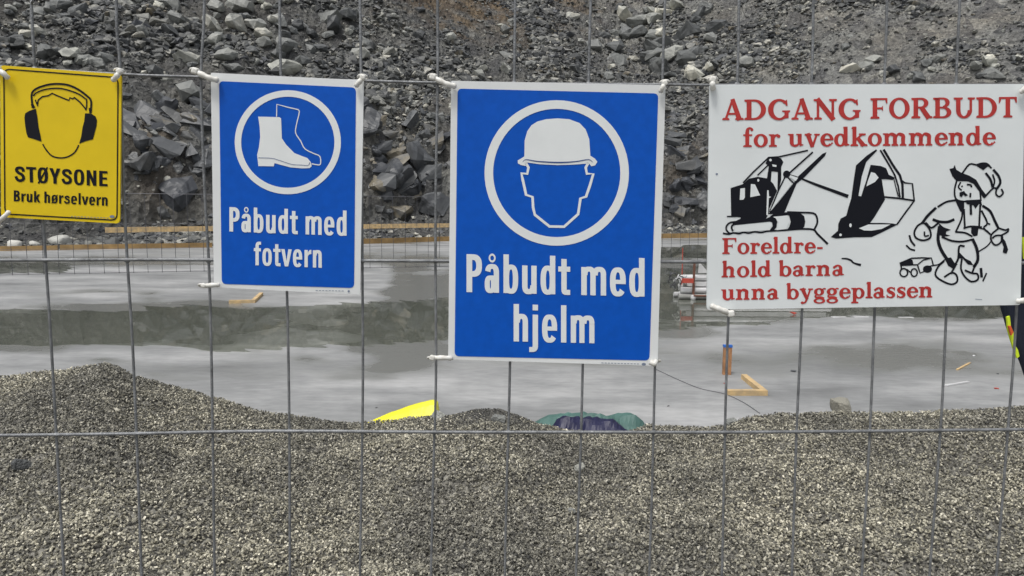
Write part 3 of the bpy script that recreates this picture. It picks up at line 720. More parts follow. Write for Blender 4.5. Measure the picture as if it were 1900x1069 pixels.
for k in range(16):
    c = (pb[0]-.08+r_.uniform(-.13, .16), pb[1]+r_.uniform(0, .3), .10+.34*r_.random()); rr = r_.uniform(.03, .07); t1, t2 = r_.uniform(0, 3.1), r_.uniform(-.6, .6)
    pts = []
    for q in range(15):
        an = q/14*4.4; v = Euler((t2, 0, t1)) .to_matrix() @ Vector((math.cos(an)*rr, 0, math.sin(an)*rr)); pts.append((c[0]+v.x, c[1]+v.y, max(.01, c[2]+v.z)))
    m = MB(); m.tube(pts, .008, 5); m.build('wire_loop', M['steel'] if k % 4 else M['whitepipe'], st)
sb = GP(1286, 556); spt = YP(1287, 489, sb[1])
stk = empty('steel_stake', (sb[0], sb[1], 0), 'rust brown steel stake with a round pale foot in front of the pipe bundle', 'stake')
m = MB(); m.beam((sb[0], sb[1], .05), (sb[0], sb[1], spt[2]), .035, .03, up=(0, 1, 0)); m.build('post', M['rust'], stk)
m = MB(); m.tube([(sb[0], sb[1], 0), (sb[0], sb[1], .03), (sb[0], sb[1], .07), (sb[0], sb[1], .085)], [.04, .05, .045, .02], 10); m.build('foot', M['whitepipe'], stk)
q = GP(1265, 540); q2 = YP(1265, 460, q[1]); m = MB(); m.tube([(q[0], q[1], 0), (q[0]-.01, q[1], q2[2])], .009, 6); tag(m.build('marker_rod', M['redplastic']), 'thin red marker rod standing behind the pipe bundle', 'rod')

# ------------------------------------------------------------------ crumpled sheets behind the gravel crest
def crumple(name, outline, y0, depth, mat, label, seed, fold=.02, cat='tarpaulin', res=(34, 16), smooth=False):
    """heap of sheet: its ridge follows the outline at distance y0, falling away to both sides"""
    O = np.array([YP(a, b_, y0) for a, b_ in outline]); xs = np.linspace(O[0, 0], O[-1, 0], res[0]); top = np.interp(xs, O[:, 0], O[:, 2])
    vs = np.linspace(-1, 1, res[1]); X, V = np.meshgrid(xs, vs)
    T = np.tile(top, (len(vs), 1)); Y = y0 + V*depth
    gz_ = gravel_z(X, np.full_like(X, y0)) - .12
    prof = np.clip(1-np.abs(V)**1.5, 0, 1)
    Z = gz_ + (T-gz_)*prof
    f = np.abs(fbm(X*9+V*2.0, V*1.8-X*5, 3, seed)); Z = Z - f*fold*2.2*prof
    f2 = np.abs(fbm(X*22+V*5, V*3+X*14, 2, seed+3)); Z = Z - f2*fold*prof*.3
    Y = Y + fbm(X*10, V*2, 2, seed+7)*fold
    tri = lambda a: np.abs((a % 1)-.5)*2
    Z = Z - tri(X*3.2+V*.8+fbm(X*2, V*2, 2, seed+9)*.9)*fold*2.0*prof
    jit = RNG.normal(0, 1, X.shape)*fold*.14*prof; Z = Z + jit; Y = Y + jit
    o = grid_mesh(name, X, Y, Z, mat, smooth=smooth)
    sm = o.modifiers.new('thickness', 'SOLIDIFY'); sm.thickness = .002
    return tag(o, label, cat)
crumple('yellow_sheet', [(655, 800), (683, 783), (722, 765), (762, 751), (800, 741), (812, 741), (815, 778), (818, 812)], 3.95, .28, M['yellowcloth'], 'bright yellow plastic sheet poking up behind the gravel crest left of the helmet sign', 3, .0015, 'sheet', (60, 24))
crumple('teal_tarpaulin', [(975, 800), (992, 776), (1015, 763), (1045, 760), (1120, 761), (1180, 764), (1193, 774), (1203, 790), (1212, 812)], 4.0, .30, M['teal'], 'teal green crumpled tarpaulin behind the gravel crest under the helmet sign', 5, .012)
crumple('navy_tarpaulin', [(1010, 812), (1022, 788), (1042, 768), (1075, 764), (1105, 765), (1135, 775), (1170, 790), (1192, 802), (1200, 815)], 3.68, .24, M['navy'], 'shiny navy blue tarpaulin bunched in front of the teal one', 9, .014)

# ------------------------------------------------------------------ wire fence
fe = empty('mesh_fence', FO*np.array([1, 1, 0])+np.array([0, 0, .56]), 'grey welded wire mesh fence panel that the four signs are tied to', 'fence')
wires = [
 [(60, 0), (60, 50), (82, 440), (95, 640), (118, 1050)], [(216, 0), (217, 60), (223, 130), (229, 340), (236, 480), (246, 640), (255, 850), (262, 1050)],
 [(379, 0), (378, 50), (373, 140), (376, 260), (381, 380), (388, 500), (393, 700), (398, 1050)], [(519, 0), (521, 130), (533, 560), (537, 800), (538, 1050)],
 [(668, 0), (670, 140), (673, 560), (673, 760), (668, 1050)], [(812, 0), (812, 150), (809, 320), (808, 480), (809, 700), (804, 880), (800, 1050)],
 [(956, 0), (954, 150), (946, 690), (940, 900), (937, 1050)], [(1096, 0), (1092, 150), (1081, 690), (1075, 900), (1069, 1050)],
 [(1234, 0), (1229, 150), (1215, 690), (1210, 900), (1205, 1050)], [(1371, 0), (1368, 150), (1351, 600), (1345, 800), (1340, 1050)],
 [(1509, 0), (1506, 150), (1487, 600), (1478, 800), (1470, 1050)], [(1646, 0), (1641, 150), (1622, 600), (1614, 800), (1600, 1050)],
 [(1781, 0), (1774, 150), (1755, 600), (1745, 800), (1726, 1050)], [(1914, 0), (1906, 150), (1885, 600), (1870, 800), (1850, 1050)]]
PB, PT = .60, 2.58
def zcut(p): return p
def vwire(P):
    P = [np.array(p) for p in P]; P.sort(key=lambda p: p[2])
    a, b_ = P[0], P[1]; lo = a + (a-b_)/(abs(a[2]-b_[2]))*0 ; lo = np.array([a[0], a[1], PB])
    hi = P[-1]; top = np.array([hi[0], hi[1], PT])
    pts = [lo]+catmull(P, 4)+[top]
    m = MB(); m.tube(pts, .0018, 7); o = m.build('vertical_wire', M['wire'], fe, True); return o
plane_x = []
for wpts in wires:
    P = [FP(a, b_) for a, b_ in wpts]; vwire(P); plane_x.append(P)
for k in range(1, 8):
    off = np.array(FU*-.1*k); vwire([p+off for p in plane_x[0]])
for k in range(1, 7):
    off = np.array(FU*.1*k); vwire([p+off for p in plane_x[-1]])
def hwire(pix, r=.0019):
    P = [FP(a, b_, .0038) for a, b_ in pix]
    l = P[0]-FU*((P[0]-FO) @ FU + 1.42); r_ = P[-1]+FU*(1.40-(P[-1]-FO) @ FU)
    m = MB(); m.tube([l]+catmull(P, 3)+[r_], r, 7); m.build('horizontal_wire', M['wire'], fe, True)
hwire([(0, 124), (226, 138), (375, 143), (668, 150), (840, 154), (1235, 157), (1330, 158), (1900, 158)])
hwire([(0, 483), (300, 482), (700, 484), (1240, 486), (1900, 488)], .0023)
hwire([(0, 808), (240, 805), (500, 800), (820, 802), (1080, 802), (1400, 802), (1900, 797)], .0023)
WH = [[(0, 124), (226, 138), (375, 143), (668, 150), (840, 154), (1235, 157), (1900, 158)], [(0, 483), (700, 484), (1900, 488)], [(0, 808), (240, 805), (500, 800), (820, 802), (1400, 802), (1900, 797)]]
m = MB()
for hw in WH:
    for wpts in wires:
        x_ = wpts[0][0]
        for _ in range(3):
            y_ = np.interp(x_, [p[0] for p in hw], [p[1] for p in hw]); x_ = np.interp(y_, [p[1] for p in wpts], [p[0] for p in wpts])
        c = FP(x_, y_, .0022); m.tube([c-FU*.004, c-FU*.002, c+FU*.002, c+FU*.004], [.0012, .0031, .0031, .0012], 7)
o = m.build('weld_points', M['wire'], fe, True); o['kind'] = 'stuff'
for dz in (.235, .47, .705):
    m = MB(); m.tube([FP(950, 150, .0038)*[0, 0, 1]+FO*[1, 1, 0]+FU*s_-FN*.0038+np.array([0, 0, dz]) for s_ in (-1.42, 1.40)], .0021, 7); m.build('horizontal_wire', M['wire'], fe, True)
m = MB(); m.tube([FO*[1, 1, 0]+FU*s_-FN*.0038+np.array([0, 0, .80]) for s_ in (-1.42, 1.40)], .0021, 7); m.build('horizontal_wire', M['wire'], fe, True)
for s_ in (-1.44, 1.42):
    m = MB(); q = FO*[1, 1, 0]+FU*s_; m.tube([(q[0], q[1], .57), (q[0], q[1], PT+.02)], .02, 12); m.build('frame_post', M['wire'], fe, True)
for z_ in (PB-.01, PT):
    m = MB(); a = FO*[1, 1, 0]+FU*-1.44; b_ = FO*[1, 1, 0]+FU*1.42; m.tube([(a[0], a[1], z_), (b_[0], b_[1], z_)], .018, 12); m.build('frame_rail', M['wire'], fe, True)
for s_ in (-1.44, 1.42):
    q = FO*[1, 1, 0]+FU*s_; m = MB(); m.box((q[0], q[1], .60), (.22, .6, .12)); m.build('foot_block', M['grout'], fe)

# ------------------------------------------------------------------ signs
BASE = .010
ZC = [0]
def flat(name, polys, mat, parent, off, label=None):
    """flat printed shapes given in photo pixels, laid on the sign's plane"""
    V = []; F = []
    for k, pl in enumerate(polys):
        o_ = off + (k % 7)*.00003
        if isinstance(pl, tuple):                       # ready made strip: verts, faces
            vs, fs = pl; n = len(V); V += [FP(a, b_, o_) for a, b_ in vs]; F += [tuple(i+n for i in f) for f in fs]
        else:
            vs = [FP(a, b_, o_) for a, b_ in pl]; n = len(V); V += vs
            F += [tuple(i+n for i in t) for t in tessellate_polygon([[Vector((a, b_, 0)) for a, b_ in pl]])]
    o = mesh(name, V, F, mat, parent)
    me = o.data; tow = Vector(-FN)
    for p in me.polygons:
        if p.normal.dot(tow) < 0: p.flip()
    if label: o['label'] = label
    return o
def ribbon(pts, wd, k=4, smooth=True, closed=False):
    P = catmull(pts, k, closed) if smooth and len(pts) > 2 else [np.array(p, float) for p in pts]
    W = wd if hasattr(wd, '__len__') else [wd, wd]
    n = len(P); V = []
    for i, p in enumerate(P):
        a = P[(i-1) % n] if (closed or i > 0) else P[i]; b_ = P[(i+1) % n] if (closed or i < n-1) else P[i]
        t = b_-a; t = t/(np.linalg.norm(t)+1e-9); nn = np.array([-t[1], t[0]])
        w_ = np.interp(i/(n-1), np.linspace(0, 1, len(W)), W)/2
        e = 0
        if not closed: e = -w_*.5 if i == 0 else (w_*.5 if i == n-1 else 0)
        V += [tuple(p+nn*w_+t*e), tuple(p-nn*w_+t*e)]
    F = [(2*i, 2*i+1, (2*i+3) % (2*n), (2*i+2) % (2*n)) for i in range(n if closed else n-1)]
    return (V, F)
def disc(cx, cy, rx, ry=None, n=28): ry = ry or rx; return [(cx+rx*math.cos(2*math.pi*i/n), cy+ry*math.sin(2*math.pi*i/n)) for i in range(n)]
def ring(cx, cy, rx, ry, th, n=72):
    V = []
    for i in range(n):
        c, s_ = math.cos(2*math.pi*i/n), math.sin(2*math.pi*i/n); V += [(cx+rx*c, cy+ry*s_), (cx+(rx-th)*c, cy+(ry-th)*s_)]
    return (V, [(2*i, 2*i+1, (2*i+3) % (2*n), (2*i+2) % (2*n)) for i in range(n)])
def rquad(q, r, n=6):
    q = [np.array(p, float) for p in q]; out = []
    for i in range(4):
        p = q[i]; a = q[i-1]-p; b_ = q[(i+1) % 4]-p; a /= np.linalg.norm(a); b_ /= np.linalg.norm(b_)
        p0, p1 = p+a*r, p+b_*r
        for k in range(n+1):
            t = k/n; out.append(tuple((1-t)**2*p0+2*t*(1-t)*p+t*t*p1))
    return out
def board(parent, q, r, mat, th=.003):
    P = rquad(q, r); n = len(P)
    Fr = [FP(a, b_, BASE) for a, b_ in P]; Bk = [p+FN*th for p in Fr]
    c = [Vector((a, b_, 0)) for a, b_ in P]; tri = tessellate_polygon([c])
    V = Fr+Bk; F = [tuple(t) for t in tri]+[tuple(i+n for i in reversed(t)) for t in tri]+[(i, i+n, (i+1) % n+n, (i+1) % n) for i in range(n)]
    o = mesh('board', V, F, mat, parent); bm = bmesh.new(); bm.from_mesh(o.data); bmesh.ops.recalc_face_normals(bm, faces=bm.faces); bm.to_mesh(o.data); bm.free(); return o
# serif letters built from strokes (units: baseline 0, capitals 700, small letters 480, ascenders 735)
def gS(pts, wd): return ribbon(pts, [a*1.16 for a in wd] if hasattr(wd, '__len__') else wd*1.16, 5, True)
def gL(pts, wd): return ribbon(pts, [a*1.16 for a in wd] if hasattr(wd, '__len__') else wd*1.2, 1, False)
def gR(x0, y0, x1, y1): return [(x0-9, y0-5), (x1+9, y0-5), (x1+9, y1+5), (x0-9, y1+5)]
def gE(cx, cy, rx, ry, ix, iy, a0=0, a1=360, dx=0):
    n = 30; V = []; rx += 9; ry += 5; ix -= 13; iy -= 9
    for i in range(n+1):
        a = math.radians(a0+(a1-a0)*i/n); V += [(cx+rx*math.cos(a), cy+ry*math.sin(a)), (cx+dx+ix*math.cos(a), cy+iy*math.sin(a))]
    return (V, [(2*i, 2*i+1, 2*i+3, 2*i+2) for i in range(n)])
def base_serif(x0, x1, y=0): return [(x0, y), (x1, y), (x1+6, y+48), (x1-35, y+78), (x0+35, y+78), (x0-6, y+48)]
def top_serif(x0, x1, y=700): return [(x0, y), (x0-6, y-48), (x0+35, y-78), (x1-35, y-78), (x1+6, y-48), (x1, y)]
def flag(x, y): return [(x-75, y-45), (x+5, y), (x+5, y-130), (x-60, y-85)]
def bowl_n(x, w2, S=118):   # shoulder of n, m, h
    return [gS([(x, 340), (x+60, 430), (x+135, 440), (x+w2-60, 380), (x+w2-58, 250)], [50, 70, 110, 118, 118]), gR(x+w2-118, 30, x+w2, 300), base_serif(x+w2-175, x+w2+55)]
G = {}
G['A'] = (700, [gL([(335, 690), (120, 30)], 62), gL([(345, 690), (560, 30)], [120, 140]), gR(190, 185, 500, 245), base_serif(10, 235), base_serif(430, 700), [(290, 690), (325, 725), (360, 725), (405, 690)]])
G['D'] = (745, [gR(95, 30, 235, 670), gE(330, 350, 375, 350, 232, 285, -92, 92), gR(95, 0, 335, 62), gR(95, 638, 335, 700), base_serif(15, 260), top_serif(15, 260)])
G['G'] = (760, [gE(380, 350, 350, 362, 212, 296, 42, 318, 15), [(560, 640), (640, 690), (655, 480), (610, 480), (560, 580)], [(480, 320), (740, 320), (740, 275), (690, 240), (690, 60), (560, 40), (555, 250), (480, 275)]])
G['N'] = (790, [gR(125, 30, 190, 680), gL([(155, 680), (640, 20)], 135), gR(605, 20, 672, 680), base_serif(40, 280), top_serif(20, 230), top_serif(520, 770)])
G['F'] = (610, [gR(95, 30, 235, 690), gR(95, 640, 560, 700), gR(200, 325, 430, 383), [(500, 640), (560, 700), (590, 700), (590, 520), (550, 520), (530, 600)], [(385, 383), (440, 450), (440, 255), (385, 325)], base_serif(15, 315), top_serif(15, 250)])
G['O'] = (760, [gE(375, 350, 345, 362, 205, 296)])
G['R'] = (730, [gR(95, 30, 235, 690), gE(350, 520, 235, 180, 105, 120, -92, 92), gR(200, 640, 360, 700), gR(200, 340, 360, 398), gL([(370, 360), (590, 30)], [130, 150]), base_serif(15, 315), top_serif(15, 240), base_serif(520, 730)])
G['B'] = (680, [gR(95, 30, 235, 690), gE(350, 530, 220, 170, 95, 115, -92, 92), gE(360, 195, 265, 195, 130, 135, -92, 92), gR(200, 645, 355, 700), gR(200, 335, 365, 388), gR(95, 0, 365, 60), base_serif(15, 240), top_serif(15, 240)])
G['U'] = (770, [gR(110, 250, 245, 690), gE(375, 265, 265, 277, 132, 210, 180, 360), gR(572, 250, 640, 690), top_serif(25, 330), top_serif(500, 745)])
G['T'] = (660, [gR(260, 30, 400, 690), gR(40, 640, 620, 700), [(20, 500), (60, 500), (110, 640), (110, 700), (25, 700)], [(640, 500), (600, 500), (550, 640), (550, 700), (635, 700)], base_serif(180, 480)])
G['o'] = (520, [gE(258, 240, 238, 252, 120, 196)])
G['f'] = (345, [gR(85, 30, 205, 560), gS([(145, 540), (160, 660), (235, 715), (300, 690)], [118, 100, 70, 60]), disc(305, 655, 52), gR(15, 425, 310, 478), base_serif(10, 300)])
G['r'] = (420, [gR(80, 30, 200, 460), [(5, 480), (195, 480), (195, 420), (80, 400), (5, 440)], gS([(180, 330), (230, 420), (320, 445)], [50, 70, 80]), disc(345, 400, 62), base_serif(10, 285)])
G['u'] = (570, [gR(75, 150, 195, 470), gE(250, 165, 175, 177, 60, 112, 180, 300), gR(355, 60, 475, 470), gS([(250, 30), (330, 50), (400, 130)], [80, 70, 50]), [(5, 480), (195, 480), (195, 400), (75, 420), (5, 440)], [(290, 480), (475, 480), (475, 400), (355, 420), (290, 440)], [(400, 0), (545, 45), (545, 75), (440, 110)]])
G['v'] = (530, [gL([(115, 460), (270, 0)], [135, 110]), gL([(430, 460), (285, 0)], [58, 70]), top_serif(5, 245, 480), top_serif(340, 530, 480)])
G['e'] = (470, [gE(240, 240, 222, 252, 108, 196, 0, 318, 12), gR(110, 230, 440, 285), [(350, 230), (462, 230), (455, 300), (345, 300)], gS([(400, 100), (430, 125)], 50)])
G['d'] = (565, [gE(225, 235, 210, 247, 95, 190), gR(350, 30, 470, 720), flag(400, 735), [(395, 0), (545, 40), (545, 70), (440, 110)], gR(340, 700, 470, 735)])
G['b'] = (550, [gE(305, 235, 220, 247, 105, 190), gR(75, 20, 190, 720), gR(70, 700, 190, 735), flag(105, 735)])
G['k'] = (580, [gR(80, 30, 200, 720), gR(75, 700, 200, 735), flag(105, 735), gL([(185, 240), (420, 450)], 60), gL([(260, 300), (450, 40)], [110, 140]), base_serif(5, 265), base_serif(345, 590), top_serif(300, 530, 480)])
G['l'] = (290, [gR(85, 30, 205, 720), gR(80, 700, 205, 735), flag(110, 735), base_serif(5, 285)])
G['h'] = (600, [gR(80, 30, 200, 720), gR(75, 700, 200, 735), flag(105, 735), base_serif(5, 265)]+bowl_n(185, 300))
G['n'] = (600, [gR(80, 30, 200, 460), [(5, 480), (195, 480), (195, 400), (80, 405), (5, 440)], base_serif(5, 265)]+bowl_n(185, 300))
G['m'] = (890, [gR(80, 30, 200, 460), [(5, 480), (195, 480), (195, 400), (80, 405), (5, 440)], base_serif(5, 265)]+bowl_n(185, 300)+bowl_n(470, 300))
G['a'] = (500, [gR(290, 40, 405, 330), gE(230, 320, 175, 170, 62, 108, 0, 150), disc(95, 375, 55), gE(190, 130, 165, 142, 72, 85), gR(180, 235, 330, 285), [(330, 0), (475, 35), (475, 65), (380, 110)]])
G['s'] = (400, [gS([(345, 390), (260, 455), (150, 445), (95, 365), (140, 290), (260, 220), (315, 140), (265, 50), (160, 25), (55, 85)], [50, 60, 75, 105, 120, 125, 105, 80, 60, 50]), [(320, 480), (360, 480), (360, 330), (325, 330)], [(30, 0), (65, 0), (65, 160), (30, 160)]])
G['y'] = (530, [gL([(115, 460), (290, 10)], [135, 100]), gS([(430, 460), (300, 60), (230, -130), (120, -190)], [58, 70, 65, 60]), disc(105, -165, 58), top_serif(5, 245, 480), top_serif(340, 530, 480)])
G['g'] = (500, [gE(230, 320, 195, 170, 85, 118), gS([(130, 185), (80, 130), (120, 75), (300, 60), (400, 20)], [50, 55, 70, 90, 100]), gE(245, -85, 225, 125, 140, 75), gS([(370, 430), (430, 465), (480, 450)], [50, 50, 60])])
G['p'] = (560, [gE(310, 235, 220, 247, 105, 190), gR(80, -190, 200, 460), [(5, 480), (195, 480), (195, 400), (80, 405), (5, 440)], base_serif(5, 285, -220)])
G['-'] = (300, [gR(50, 190, 260, 270)])
def serif(body, quad, ref, parent, off, mat=None, G=G, gap=12):
    x = 0; polys = []; xs = []
    for ch in body:
        if ch == ' ': x += 190; continue
        adv, prims = G[ch]
        for pr in prims:
            if isinstance(pr, tuple): q = ([(a+x, b_) for a, b_ in pr[0]], pr[1]); xs += [a for a, _ in q[0]]
            else: q = [(a+x, b_) for a, b_ in pr]; xs += [a for a, _ in q]
            polys.append(q)
        x += adv+gap
    x0, x1 = min(xs), max(xs); TL, TR, BR, BL = [np.array(p, float) for p in quad]
    def mp(a, b_):
        U = (a-x0)/(x1-x0); v = b_/ref; return tuple((BL*(1-U)+BR*U)*(1-v) + (TL*(1-U)+TR*U)*v)
    out = [([mp(*p) for p in q[0]], q[1]) if isinstance(q, tuple) else [mp(*p) for p in q] for q in polys]
    return flat('lettering', out, mat or M['red'], parent, off)
# condensed sans letters (baseline 0, capitals 700, small letters 520)
def qE(cx, cy, rx, ry, S, T, a0=0, a1=360, p=2.6):
    n = 36; V = []
    for i in range(n+1):
        a = math.radians(a0+(a1-a0)*i/n); c, s_ = math.cos(a), math.sin(a); c = math.copysign(abs(c)**(2/p), c); s_ = math.copysign(abs(s_)**(2/p), s_)
        V += [(cx+rx*c, cy+ry*s_), (cx+(rx-S)*c, cy+(ry-T)*s_)]
    return (V, [(2*i, 2*i+1, 2*i+3, 2*i+2) for i in range(n)])
def qR(x0, y0, x1, y1): return [(x0, y0), (x1, y0), (x1, y1), (x0, y1)]
H = {}
H['P'] = (440, [qR(55, 0, 190, 700), qE(195, 492, 225, 208, 135, 105, -90, 90), qR(185, 595, 200, 700), qR(185, 284, 200, 389)])
H['B'] = (455, [qR(55, 0, 185, 700), qE(195, 525, 205, 175, 128, 98, -90, 90), qE(200, 195, 220, 195, 130, 98, -90, 90), qR(180, 602, 200, 700), qR(180, 300, 205, 392), qR(180, 0, 205, 98)])
H['b'] = (430, [qR(45, 0, 172, 715), qE(222, 260, 172, 270, 128, 92)])
H['d'] = (430, [qR(255, 0, 382, 715), qE(205, 260, 172, 270, 128, 92)])
H['p'] = (430, [qR(45, -190, 172, 520), qE(222, 260, 172, 270, 128, 92)])
H['u'] = (430, [qR(42, 150, 170, 520), qR(258, 0, 385, 520), qE(202, 155, 160, 165, 128, 95, 180, 360)])
H['n'] = (430, [qR(42, 0, 170, 520), qE(225, 360, 160, 170, 128, 95, 0, 180), qR(257, 0, 385, 362)])
H['h'] = (430, [qR(42, 0, 170, 715), qE(225, 360, 160, 170, 128, 95, 0, 180), qR(257, 0, 385, 362)])
H['m'] = (650, [qR(42, 0, 168, 520), qE(217, 370, 153, 160, 122, 90, 0, 180), qR(248, 0, 370, 372), qE(452, 370, 155, 160, 122, 90, 0, 180), qR(484, 0, 607, 372)])
H['t'] = (300, [qR(80, 110, 207, 660), qR(8, 425, 290, 520), qE(190, 115, 110, 120, 127, 92, 180, 270), qR(185, -5, 290, 90), qR(80, 88, 207, 130)])
H['e'] = (420, [qE(210, 260, 180, 270, 128, 92, 0, 322), qR(90, 222, 388, 300)])
H['a'] = (415, [qR(245, 0, 370, 370), qE(205, 350, 165, 180, 125, 88, 0, 168), qE(165, 155, 135, 163, 122, 85), qR(180, 250, 300, 318)])
H['å'] = (415, H['a'][1]+[qE(207, 640, 82, 82, 38, 38, 0, 360, 2)])
H['f'] = (285, [qR(65, 0, 192, 560), qR(2, 425, 275, 520), qE(215, 560, 150, 158, 127, 92, 90, 180), qR(213, 626, 280, 718)])
H['o'] = (430, [qE(215, 260, 182, 270, 128, 92)])
H['ø'] = (430, [qE(215, 260, 182, 270, 122, 88), gL([(40, -10), (390, 530)], 48)])
H['v'] = (410, [[(0, 520), (135, 520), (207, 165), (275, 520), (408, 520), (272, 0), (138, 0)]])
H['r'] = (310, [qR(42, 0, 170, 520), [(165, 310), (165, 420), (205, 490), (250, 522), (308, 528), (308, 400), (240, 395), (190, 360)]])
H['j'] = (232, [qR(52, -60, 180, 520), qR(52, 602, 180, 712), qE(35, -60, 145, 135, 128, 95, 270, 360), qR(-30, -195, 38, -100)])
H['l'] = (225, [qR(48, 0, 176, 715)])
H['k'] = (420, [qR(42, 0, 170, 715), [(165, 180), (165, 320), (265, 520), (405, 520), (280, 310), (415, 0), (270, 0), (200, 190)]])
H['s'] = (400, [gS([(325, 395), (270, 455), (195, 465), (115, 430), (110, 360), (190, 300), (300, 240), (320, 150), (270, 75), (195, 55), (110, 75), (65, 150)], [85, 92, 88])])
H['S'] = (470, [gS([(380, 500), (350, 600), (240, 640), (130, 600), (110, 500), (190, 405), (310, 335), (375, 240), (360, 120), (240, 55), (125, 100), (80, 215)], [105, 112, 105])])
H['T'] = (420, [qR(145, 0, 277, 700), qR(10, 590, 412, 700)])
H['O'] = (490, [qE(245, 350, 208, 362, 130, 102)])
H['Ø'] = (490, [qE(245, 350, 208, 362, 130, 102), gL([(60, -15), (430, 715)], 55)])
H['Y'] = (460, [qR(163, 0, 295, 300), [(5, 700), (150, 700), (230, 430), (310, 700), (453, 700), (295, 270), (163, 270)]])
H['N'] = (490, [qR(50, 0, 175, 700), qR(315, 0, 440, 700), [(50, 700), (175, 700), (440, 0), (315, 0)]])
H['E'] = (410, [qR(50, 0, 182, 700), qR(180, 592, 385, 700), qR(180, 305, 365, 408), qR(180, 0, 390, 108)])
def sans(body, quad, mat, parent, off, bold=None, ref=None): return serif(body, quad, 705, parent, off, mat, H, 14)
def sx(pts, ox, oy, k): return [(ox+a*k, oy+b_*k) for a, b_ in pts]

# --- yellow ear protection sign
sy = empty('warning_sign', FP(112, 270, BASE), 'yellow sign with black ear muffs reading STØYSONE Bruk hørselvern', 'sign')
board(sy, [(0, 121), (225, 138), (222, 415), (2, 403)], 8, M['yellow'])
flat('border_line', [ribbon(rquad([(7, 128), (219, 144), (217, 409), (9, 397)], 12), 2.4, 1, False, True)], M['black'], sy, BASE+.0004)
c1 = lambda p: sx(p, 0, 90, .365)
flat('head_outline', [ribbon(c1([(218, 487), (232, 512), (262, 545), (300, 556), (340, 552), (375, 532), (392, 508), (399, 492)]), 2.6),
     ribbon(c1([(190, 285), (194, 262), (215, 245), (245, 240), (265, 228), (290, 240), (330, 256), (350, 264), (355, 250), (368, 256), (378, 250)]), 2.6, 4, False),
     ribbon(c1([(378, 250), (405, 272), (425, 295), (437, 312)]), 2.6), ribbon(c1([(180, 262), (184, 275), (192, 292)]), 2.4), ribbon(c1([(440, 262), (440, 290), (436, 312)]), 2.4),
     ribbon(c1([(165, 300), (160, 240), (170, 215), (200, 197), (250, 183), (300, 180), (350, 187), (400, 210), (440, 240), (462, 265), (462, 315)]), 3.6),
     ribbon(c1([(170, 240), (185, 225), (230, 208), (290, 202), (340, 210), (400, 232), (440, 260)]), 2.6),
     ribbon(c1([(163, 285), (172, 300)]), 5), ribbon(c1([(458, 305), (460, 325)]), 5)], M['black'], sy, BASE+.0004)
flat('ear_cup', [c1([(182, 306), (150, 316), (128, 330), (124, 352), (128, 395), (134, 430), (142, 452), (170, 460), (211, 474), (205, 440), (196, 400), (190, 350)])], M['black'], sy, BASE+.0004)
flat('ear_cup', [c1([(432, 330), (462, 330), (485, 345), (493, 365), (490, 395), (478, 440), (472, 462), (440, 470), (402, 484), (412, 450), (420, 400), (428, 370)])], M['black'], sy, BASE+.0004)
sans('STØYSONE', [(26, 308), (199.5, 317.5), (199.5, 346), (27, 337)], M['black'], sy, BASE+.0004, .022)
sans('Bruk hørselvern', [(25.5, 353), (199.5, 361), (199.5, 382), (25.5, 373.5)], M['black'], sy, BASE+.0004, .018)
flat('small_print', [ribbon([(x, 401.5+(x-130)*.045), (x+3.2, 401.6+(x-130)*.045)], 1.1) for x in range(132, 200, 6)] + [disc(208, 402, 4.6, 2.6)], M['tiny'], sy, BASE+.0005)

# --- boot sign
s2 = empty('mandatory_sign', FP(533, 340, BASE), 'smaller blue sign with white boots reading Påbudt med fotvern', 'sign')
board(s2, [(391, 135), (675, 149), (668, 547), (397, 533)], 3, M['white'])
flat('blue_panel', [rquad([(406.5, 150.5), (660.5, 162.5), (657, 534.5), (411.5, 527)], 9)], M['blue'], s2, BASE+.0004)
flat('ring', [ring(534, 264, 98.5, 96.5, 12)], M['whiteprint'], s2, BASE+.0008)
c2 = lambda p: sx(p, 340, 100, .468)
flat('boot', [c2([(297, 249), (381, 251), (388, 256), (391, 335), (408, 360), (440, 393), (470, 405), (492, 413), (506, 430), (509, 446), (500, 453), (470, 454), (425, 450), (390, 441), (362, 433), (359, 446), (298, 445), (295, 420), (293, 400), (300, 370), (305, 330), (303, 290)])], M['whiteprint'], s2, BASE+.0008)
flat('boot_outline', [ribbon(c2([(370, 248), (371, 200), (412, 211), (455, 221)]), 1.9, 1, False), ribbon(c2([(455, 221), (460, 232), (448, 285), (446, 315), (465, 345), (482, 376), (515, 394), (540, 405), (545, 425), (540, 440), (510, 436)]), 1.9)], M['whiteprint'], s2, BASE+.0008)
flat('boot_detail', [ribbon(c2([(298, 412), (350, 414), (380, 422), (430, 438), (470, 441), (495, 442), (502, 430)]), .9)], M['blueline'], s2, BASE+.0012)
sans('Påbudt', [(425.6, 384), (552.5, 389), (552.5, 434.5), (425.6, 429.5)], M['whiteprint'], s2, BASE+.0008, .022, .735)
sans('med', [(567, 389.5), (643, 391.5), (643, 437.5), (567, 435)], M['whiteprint'], s2, BASE+.0008, .022, .735)
sans('fotvern', [(471, 449), (597, 453.5), (597, 497), (471, 492)], M['whiteprint'], s2, BASE+.0008, .022, .735)
flat('small_print', [ribbon([(x, 539+(x-585)*.02), (x+3.4, 539.1+(x-585)*.02)], 1.2) for x in range(586, 640, 6)]+[disc(647, 540.5, 2)], M['tiny'], s2, BASE+.0006)

